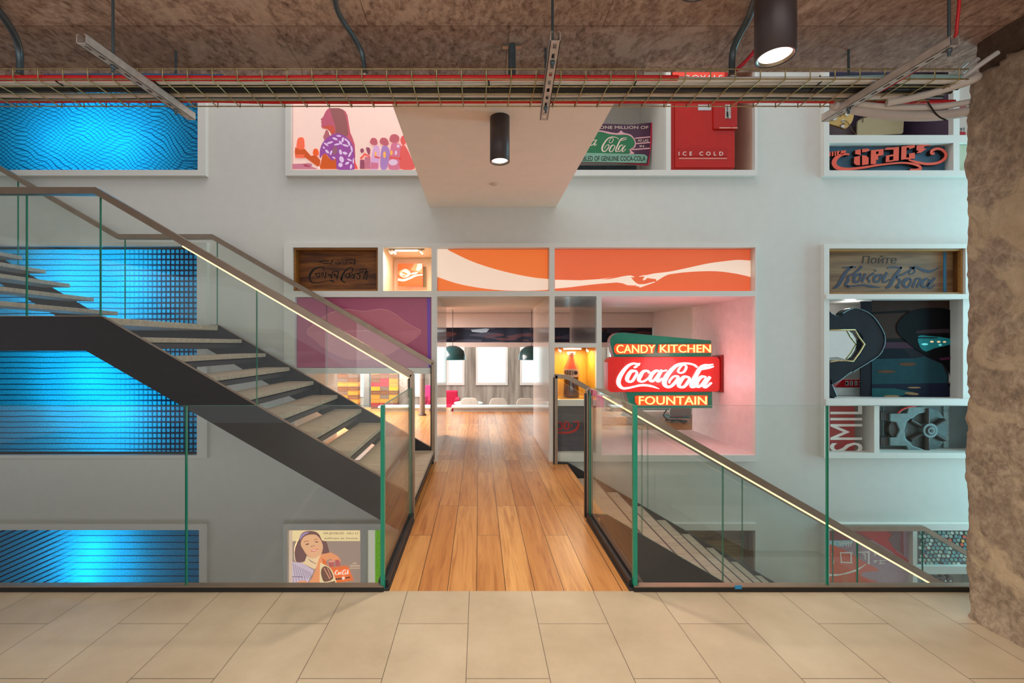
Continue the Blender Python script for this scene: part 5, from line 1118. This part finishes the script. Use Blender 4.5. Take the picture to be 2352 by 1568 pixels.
MB().tube([(x, Y - .01, z) for x, z in at(spline([(630, 1230), (660, 1205), (700, 1190), (750, 1182)], 5), Y, c)], .012, mat((226, 40, 36), .4), 8).build('hose', t, label='red hose')
MB().box(P(1000, 0)[0], P(1036, 0)[0], Y + .085, Y + .10, PZ(1039, FR), PZ(933, FR), mat((120, 150, 152), .4, var=.3, nscale=30)).build('side_strip', t)
# ================================================================== low pictures behind the descending stairs
c = crop(1880, 1190, 6.533); kk = lambda col: mat(col, .45, 0, .14, None, .08, 20)  # slight emission added to make these low pictures look better lit
def hanzi(m, Y):
    g2 = kk((206, 196, 190))
    for pts in ([(320, 515, 14), (510, 515, 26)], [(330, 515, 14), (345, 660, 20)], [(490, 515, 22), (490, 665, 20)], [(330, 660, 18), (510, 665, 22)], [(590, 510, 14), (770, 505, 26)], [(755, 505, 26), (755, 690, 26)], [(660, 540, 12), (700, 540, 16), (700, 620, 14)], [(200, 520, 14), (230, 680, 16)],
                [(320, 350, 14), (330, 420, 12)], [(370, 345, 14), (360, 430, 12)], [(400, 350, 14), (420, 430, 12)], [(450, 345, 12), (450, 430, 14)], [(490, 350, 14), (480, 425, 12)], [(310, 380, 10), (500, 370, 12)],
                [(830, 520, 12), (860, 540, 14), (830, 560, 12)], [(880, 515, 12), (920, 560, 14), (960, 560, 12)], [(820, 640, 12), (880, 635, 14), (830, 670, 12)], [(900, 640, 12), (1010, 630, 12)], [(930, 620, 12), (935, 690, 14)], [(900, 680, 12), (1000, 675, 12)]):
        m.ribbon(at(pts, Y - .012, c), Y - .012, .0015, g2, None, 4)
poster('poster', 'large red and mauve poster with pale Chinese characters, behind the stair glass', 'poster', 'LR1', .06, kk((150, 116, 130)), [
    (kk((128, 44, 46)), [(160, 180), (1270, 180), (1280, 560), (1200, 480), (900, 320), (640, 330), (160, 330)]), (kk((176, 30, 26)), [(520, 180), (1000, 180), (1100, 245), (1035, 300), (1080, 380), (1180, 500), (1280, 570), (1420, 700), (1240, 620), (1100, 500), (900, 380), (700, 260)]), (kk((110, 78, 80)), [(1080, 200), (1230, 200), (1225, 520), (1120, 440), (1050, 310), (1110, 250)]),
    (kk((200, 66, 28)), closed([(160, 400), (280, 430), (480, 520), (660, 640), (760, 690), (860, 740), (895, 790), (700, 800), (640, 860), (950, 975), (1100, 1080), (160, 1080)], 2)), (kk((216, 206, 200)), spline([(160, 830), (330, 830), (560, 760), (710, 680)], 5) + spline([(710, 690), (560, 790), (330, 850), (160, 865)], 5)), (kk((190, 84, 50)), [(350, 840), (430, 830), (445, 1080), (380, 1080)]), (kk((140, 180, 190)), [(160, 330), (510, 325), (500, 380), (300, 420), (160, 385)])], c, extra=hanzi)
random.seed(11); lay = []
gx0, gx1, gy0, gy1 = 1480, 2600, 180, 690
pal = [(96, 150, 150), (120, 160, 150), (150, 170, 156), (88, 128, 136), (178, 196, 186), (206, 84, 60), (210, 160, 70), (60, 120, 150), (120, 150, 130), (160, 176, 170)]
cells = {}
for i in range(-4, 20):
    for j in range(9):
        u = gx0 + i * 66 + j * 44; v = gy0 + 34 + j * 58 + random.uniform(-8, 8)
        if gx0 + 30 < u < gx1 and v < gy1 - 10:
            col = random.choice(pal if (u > 1850 + j * 40 or u < 1600) else pal[:5]); cells.setdefault(col, []).append(oval(u + random.uniform(-6, 6), v, 30, 24, 7, .6))
for col, ps in cells.items(): lay.append((kk(col), *ps))
lay.append((kk((40, 36, 40)), *[oval(1500 + random.uniform(0, 120), 200 + random.uniform(0, 440), 16, 8, 6, random.uniform(0, 3)) for k2 in range(14)])); lay.append((kk((200, 60, 50)), *[oval(1500 + random.uniform(0, 120), 200 + random.uniform(0, 440), 12, 7, 6, random.uniform(0, 3)) for k2 in range(8)]))
poster('mosaic_picture', 'colourful mosaic picture of small scales, low beside the pillar', 'picture', 'LR2', .06, kk((66, 62, 60)), lay, c)
Y = FR + .12
t = thing('sunglasses', 'dark chunky sunglasses shape standing low beside the pillar, below the mosaic', 'sunglasses', (PX(2167, Y), Y, PZ(1400, Y)))
SG = mat((44, 34, 22), .25, coat=.6)
for u in (1880, 1985): MB().prism(at(closed([(u - 50, 900), (u - 30, 872), (u + 15, 870), (u + 40, 900), (u + 45, 980), (u + 10, 1080), (u - 40, 1080), (u - 55, 980)], 3), Y, c), Y, Y + .05, SG).build('lens_rim', t, .006)
MB().prism(at([(1745, 870), (1840, 885), (1860, 920), (1790, 915)], Y, c), Y, Y + .05, SG).build('temple_arm', t, .004)
m = MB()
for u, v in ((1910, 940), (1985, 940)): m.prism(at(oval(u, v, 16, 14, 10), Y - .004, c), Y - .004, Y, mat((230, 230, 226), .2))  # pale ovals paint glints onto the lenses
m.build('painted_glint', t)
MB().prism(at([(1800, 1080), (2060, 1080), (2060, 1700), (1800, 1700)], Y, c), Y, Y + .06, mat((170, 200, 206), .3)).build('stand', t)
poster('picture', 'small grey picture low in the corner recess, left of the dark sunglasses shape', 'picture', 'LR3', .06, kk((96, 110, 116)), [(kk((50, 60, 70)), *[oval(1520 + 40 * (k2 % 5), 900 + 26 * (k2 // 5), 16, 8, 6, k2) for k2 in range(20)])], c, rect=(2109, 1324, 2146, 1600))
# ================================================================== lounge beyond the opening
Y = 11.3
struct(MB().box(-8, 4.4, Y, Y + .25, PZ(752, Y), 2.25, LW).build('trim_20'))
struct(MB().box(-8, 4.4, Y - .012, Y, PZ(718.6, Y), PZ(716.6, Y), mat((92, 60, 50), .5)).build('trim_21'))
struct(MB().box(-8, 4.4, Y + .02, Y + .23, PZ(797, Y), PZ(786, Y), LW).build('trim_22'))
mir = G('dark_mirror'); _v = mir.coords((1.2, 1, 7)); _n = mir.n('TexVoronoi', i_Scale=2.2); mir.l(_v, _n.inputs['Vector'])
mir.l(mir.ramp(_n.outputs['Color'], [(.3, (24, 24, 40)), (.62, (60, 56, 70)), (.72, (80, 46, 50)), (.85, (150, 160, 168))], 'CONSTANT'), mir.b.inputs['Base Color']); mir.b.inputs['Roughness'].default_value = .12; mir.b.inputs['Metallic'].default_value = .6  # colour patches paint in what the mirror would reflect
tag(MB().box(-7.9, 4.38, Y + .03, Y + .06, PZ(786.2, Y), PZ(751.8, Y), mir.m).build('mirror_strip'), 'long dark mirrored strip under the white bulkhead in the lounge', 'mirror')
for a, b2, lab in ((1037, 1290, 'long low white bench seen through the doorway'), (868, 990, 'low white bench seen left of the doorway, behind the stairs')):
    t = thing('bench', lab, 'bench', (PX((a + b2) / 2, 9.72), 9.85, -.6))
    MB().box(PX(a, 9.72), PX(b2, 9.72), 9.72, 10.0, .07, .11, mat((214, 240, 242), .3)).build('seat', t, .006)
    MB().box(PX(a, 9.72) + .04, PX(b2, 9.72) - .04, 9.76, 9.96, -.6, .07, mat((226, 228, 224), .4)).build('base', t)
def pendant(px, Yp, lab):
    x, z0 = PX(px, Yp), PZ(826, Yp); r = .30
    t = thing('pendant_lamp', lab, 'light', (x, Yp, z0), 'dome pendant lamps in the lounge')
    MB().lathe([(r, z0), (r * .97, z0 + .10), (r * .86, z0 + .20), (r * .6, z0 + .28), (r * .25, z0 + .32), (0, z0 + .325), (0, z0 + .315), (r * .58, z0 + .27), (r * .84, z0 + .19), (r * .95, z0 + .1), (r * .98, z0)], x, Yp, mat((18, 74, 80), .25, coat=.5), 36).build('shade', t)
    MB().tube([(x, Yp, z0 + .32), (x, Yp, 2.249)], .006, BLACK, 6).build('cord', t)
pendant(1040, 10.3, 'teal dome pendant lamp left in the doorway'); pendant(1221, 10.3, 'teal dome pendant lamp right in the doorway')
t = thing('round_table', 'round white cafe table with a green magazine, seen through the doorway', 'table', (PX(1076, 11), 11, -.6)); x, z = PX(1076, 11), PZ(924, 11)
MB().lathe([(0, z - .03), (.35, z - .03), (.36, z - .015), (.35, z), (0, z)], x, 11, mat((232, 240, 234), .3), 36).build('table_top', t)
MB().lathe([(0, -.6), (.2, -.6), (.2, -.585), (.03, -.57), (.03, z - .03)], x, 11, STEEL, 24).build('pedestal', t)
tag(MB().box(x - .22, x + .10, 10.86, 11.1, z + .001, z + .006, mat((186, 200, 90), .5)).build('magazine'), 'green magazine lying on the round white table', 'magazine')
def shell_chair(px, Yc, lab):
    x = PX(px, Yc); t = thing('chair', lab, 'chair', (x, Yc, -.6), 'white shell chairs in the lounge'); CH = mat((230, 224, 210), .4)
    MB().prism([(x - .2, -.14), (x + .2, -.14), (x + .21, .10), (x + .17, .19), (x + .10, .215), (x - .10, .215), (x - .17, .19), (x - .21, .10)], Yc, Yc + .03, CH).build('backrest', t, .012)
    MB().box(x - .21, x + .21, Yc + .02, Yc + .44, -.17, -.14, CH).build('seat', t, .012)
    for dx, dy in ((-.17, .06), (.17, .06), (-.17, .4), (.17, .4)): MB().tube([(x + dx, Yc + dy, -.17), (x + dx * 1.15, Yc + dy, -.6)], .012, STEEL, 8).build('leg', t)
for px, lab in ((1145, 'white shell chair in the middle of the doorway view'), (1207, 'white shell chair near the right side of the doorway'), (1078, 'white shell chair in front of the round white table')): shell_chair(px, 10.35 if px > 1100 else 10.4, lab)
def armchair(px, Yc, z1, wd, lab, col):
    x = PX(px, Yc); t = thing('armchair', lab, 'armchair', (x, Yc, -.6)); A = mat(col, .7)
    MB().box(x - wd, x + wd, Yc + .5, Yc + .62, -.45, z1, A).build('backrest', t, .04)
    MB().box(x - wd + .1, x + wd - .1, Yc, Yc + .5, -.45, -.18, A).build('seat', t, .03)
    for s in (-1, 1): MB().box(x + s * wd - .06, x + s * wd + .06, Yc, Yc + .6, -.45, .0, A).build('armrest', t, .03)
    for dx, dy in ((-.8, .08), (.8, .08), (-.8, .54), (.8, .54)): MB().box(x + dx * wd - .02, x + dx * wd + .02, Yc + dy - .02, Yc + dy + .02, -.6, -.45, DARK).build('leg', t)
armchair(1018, 11.9, .18, .36, 'crimson armchair at the left edge of the doorway', (190, 20, 70))
armchair(982, 12.4, .28, .14, 'narrow pink chair seen left of the doorway frame', (214, 60, 130))
t = thing('column', 'slim grey round post seen left of the doorway frame', 'post', (PX(970, 9.2), 9.2, 0)); MB().lathe([(.055, 0), (.055, 2.25)], PX(970, 9.2), 9.2, mat((130, 118, 108), .5), 20).lathe([(.08, 0), (.08, .03), (.055, .03)], PX(970, 9.2), 9.2, mat((80, 60, 50), .5), 20).build('shaft', t)
struct(MB().box(PX(915, 10.6), PX(936, 10.6), 10.6, 10.9, -.6, 2.25, concrete_mat('old_plaster', ((180, 160, 146), (214, 204, 194), (234, 228, 220), (190, 172, 160)), 12, .4)).build('pillar_lounge'))
struct(MB().box(PX(835, 10.8), PX(848, 10.8), 10.8, 11.0, -.6, 2.25, mat((120, 122, 118), .5)).build('pillar_lounge'))
random.seed(5)
crp = {'ochre': (206, 150, 50), 'brown': (132, 88, 56), 'crimson': (176, 46, 60), 'grey brown': (128, 108, 92), 'yellow': (226, 176, 40)}
pats = {775: ['brown', 'brown', 'yellow', 'brown', 'grey brown', 'brown', 'ochre', 'brown', 'ochre', 'brown'], 852: ['ochre', 'crimson', 'grey brown', 'ochre', 'brown', 'brown', 'crimson', 'yellow', 'brown', 'ochre']}
for x0, x1, ncol, where in ((775, 822, 2, 'left'), (852, 914, 3, 'right')):
    Y = 9.6 if x0 == 775 else 10.1; bw = (PX(x1, Y) - PX(x0, Y)) / ncol; hh = .092; z0 = -.0 if Y < 9.7 else -.6
    nrow = int((PZ(845, Y) - z0) / hh) + 2
    for r in range(nrow):
        for k2 in range(ncol):
            nm_ = pats[x0][(nrow - r) % 10] if random.random() < .75 else random.choice(list(crp))
            xa = PX(x0, Y) + k2 * bw; m = MB(); z = z0 + r * hh; cm = wood(crp[nm_], tuple(int(q * .8) for q in crp[nm_]), (3, 30, 40), .6); a, b2 = xa + .002, xa + bw - .002
            m.box(a, b2, Y + .005, Y + .2, z + .001, z + hh - .002, cm); m.box(a, b2, Y, Y + .005, z + .001, z + .014, cm).box(a, b2, Y, Y + .005, z + hh - .015, z + hh - .002, cm).box(a, a + .014, Y, Y + .005, z + .014, z + hh - .015, cm).box(b2 - .014, b2, Y, Y + .005, z + .014, z + hh - .015, cm)
            tag(m.build('drinks_crate'), '%s drinks crate in the %s crate stack behind the stairs' % (nm_, where if False else ('narrower' if x0 == 775 else 'wider')), 'crate', 'stacked %s drinks crates, %s stack' % (nm_, 'narrower' if x0 == 775 else 'wider'))
# table and office chair seen under the neon sign
t = thing('side_table', 'white table with pale blue top, seen under the neon sign', 'table', (PX(1510, 9.0), 9.0, 0)); x = PX(1515, 9.0)
MB().box(x - .5, x + .62, 8.8, 9.3, .16, .2, mat((190, 226, 228), .3)).build('table_top', t, .006)
for dx in (-.45, .55):
    for y in (8.85, 9.25): MB().tube([(x + dx, y, 0), (x + dx, y, .16)], .015, STEEL, 8).build('leg', t)
x = PX(1562, 8.4)
t = thing('office_chair', 'grey swivel chair with red piping, seen under the neon sign', 'chair', (x, 8.4, 0))
MB().prism(closed([(x - .17, .10), (x + .17, .10), (x + .2, .26), (x + .13, .36), (x - .06, .37), (x - .17, .28)], 3), 8.4, 8.44, mat((168, 166, 160), .5)).build('backrest', t, .01)
MB().box(x - .24, x + .14, 8.3, 8.62, .085, .115, mat((60, 120, 122), .5)).build('seat', t, .01)
MB().tube(spline([(x - .30, 8.28, .24), (x - .36, 8.28, .14), (x - .26, 8.28, .06), (x - .1, 8.28, .05)], 5), .012, BLACK, 8).build('armrest', t)
m = MB(); m.tube([(x - .05, 8.44, 0.02), (x - .05, 8.44, .1)], .02, STEEL, 8)
for k2 in range(5): m.tube([(x - .05, 8.44, .03), (x - .05 + .2 * math.cos(k2 * 1.257), 8.44 + .2 * math.sin(k2 * 1.257), .012)], .012, BLACK, 8)
m.build('base', t)
MB().tube([(x - .22, 8.29, .122), (x + .0, 8.29, .122)], .006, mat((200, 40, 46), .5), 6).build('piping', t)
tag(MB().box(PX(1384, 8.1), PX(1480, 8.1), 8.1, 8.9, .001, .012, mat((150, 140, 132), .9, var=.3, nscale=24, bump=.6)).build('rug'), 'rough grey rug on the lounge floor, left below the neon sign', 'rug')
struct(MB().box(PX(1383, FR), PX(1480, FR), 7.0, 7.05, 0, .07, LW).build('baseboard_lounge'))
for px, py, Yq in ((1165, 708, 9.0), (1433, 708, 9.0)):
    x = PX(px, Yq)
    tag(MB().lathe([(0, 2.246), (.05, 2.246), (.055, 2.2495)], x, Yq, LENS, 20).build('recessed_light'), 'small round recessed ceiling light in the lounge, %s' % ('seen through the doorway' if px < 1300 else 'seen above the neon sign'), 'light')
tag(MB().box(PX(1026, 9), PX(1041, 9), 8.9, 9.05, 2.244, 2.2495, mat((150, 144, 136), .5)).build('air_vent'), 'small grey ceiling vent at the left of the doorway', 'vent')
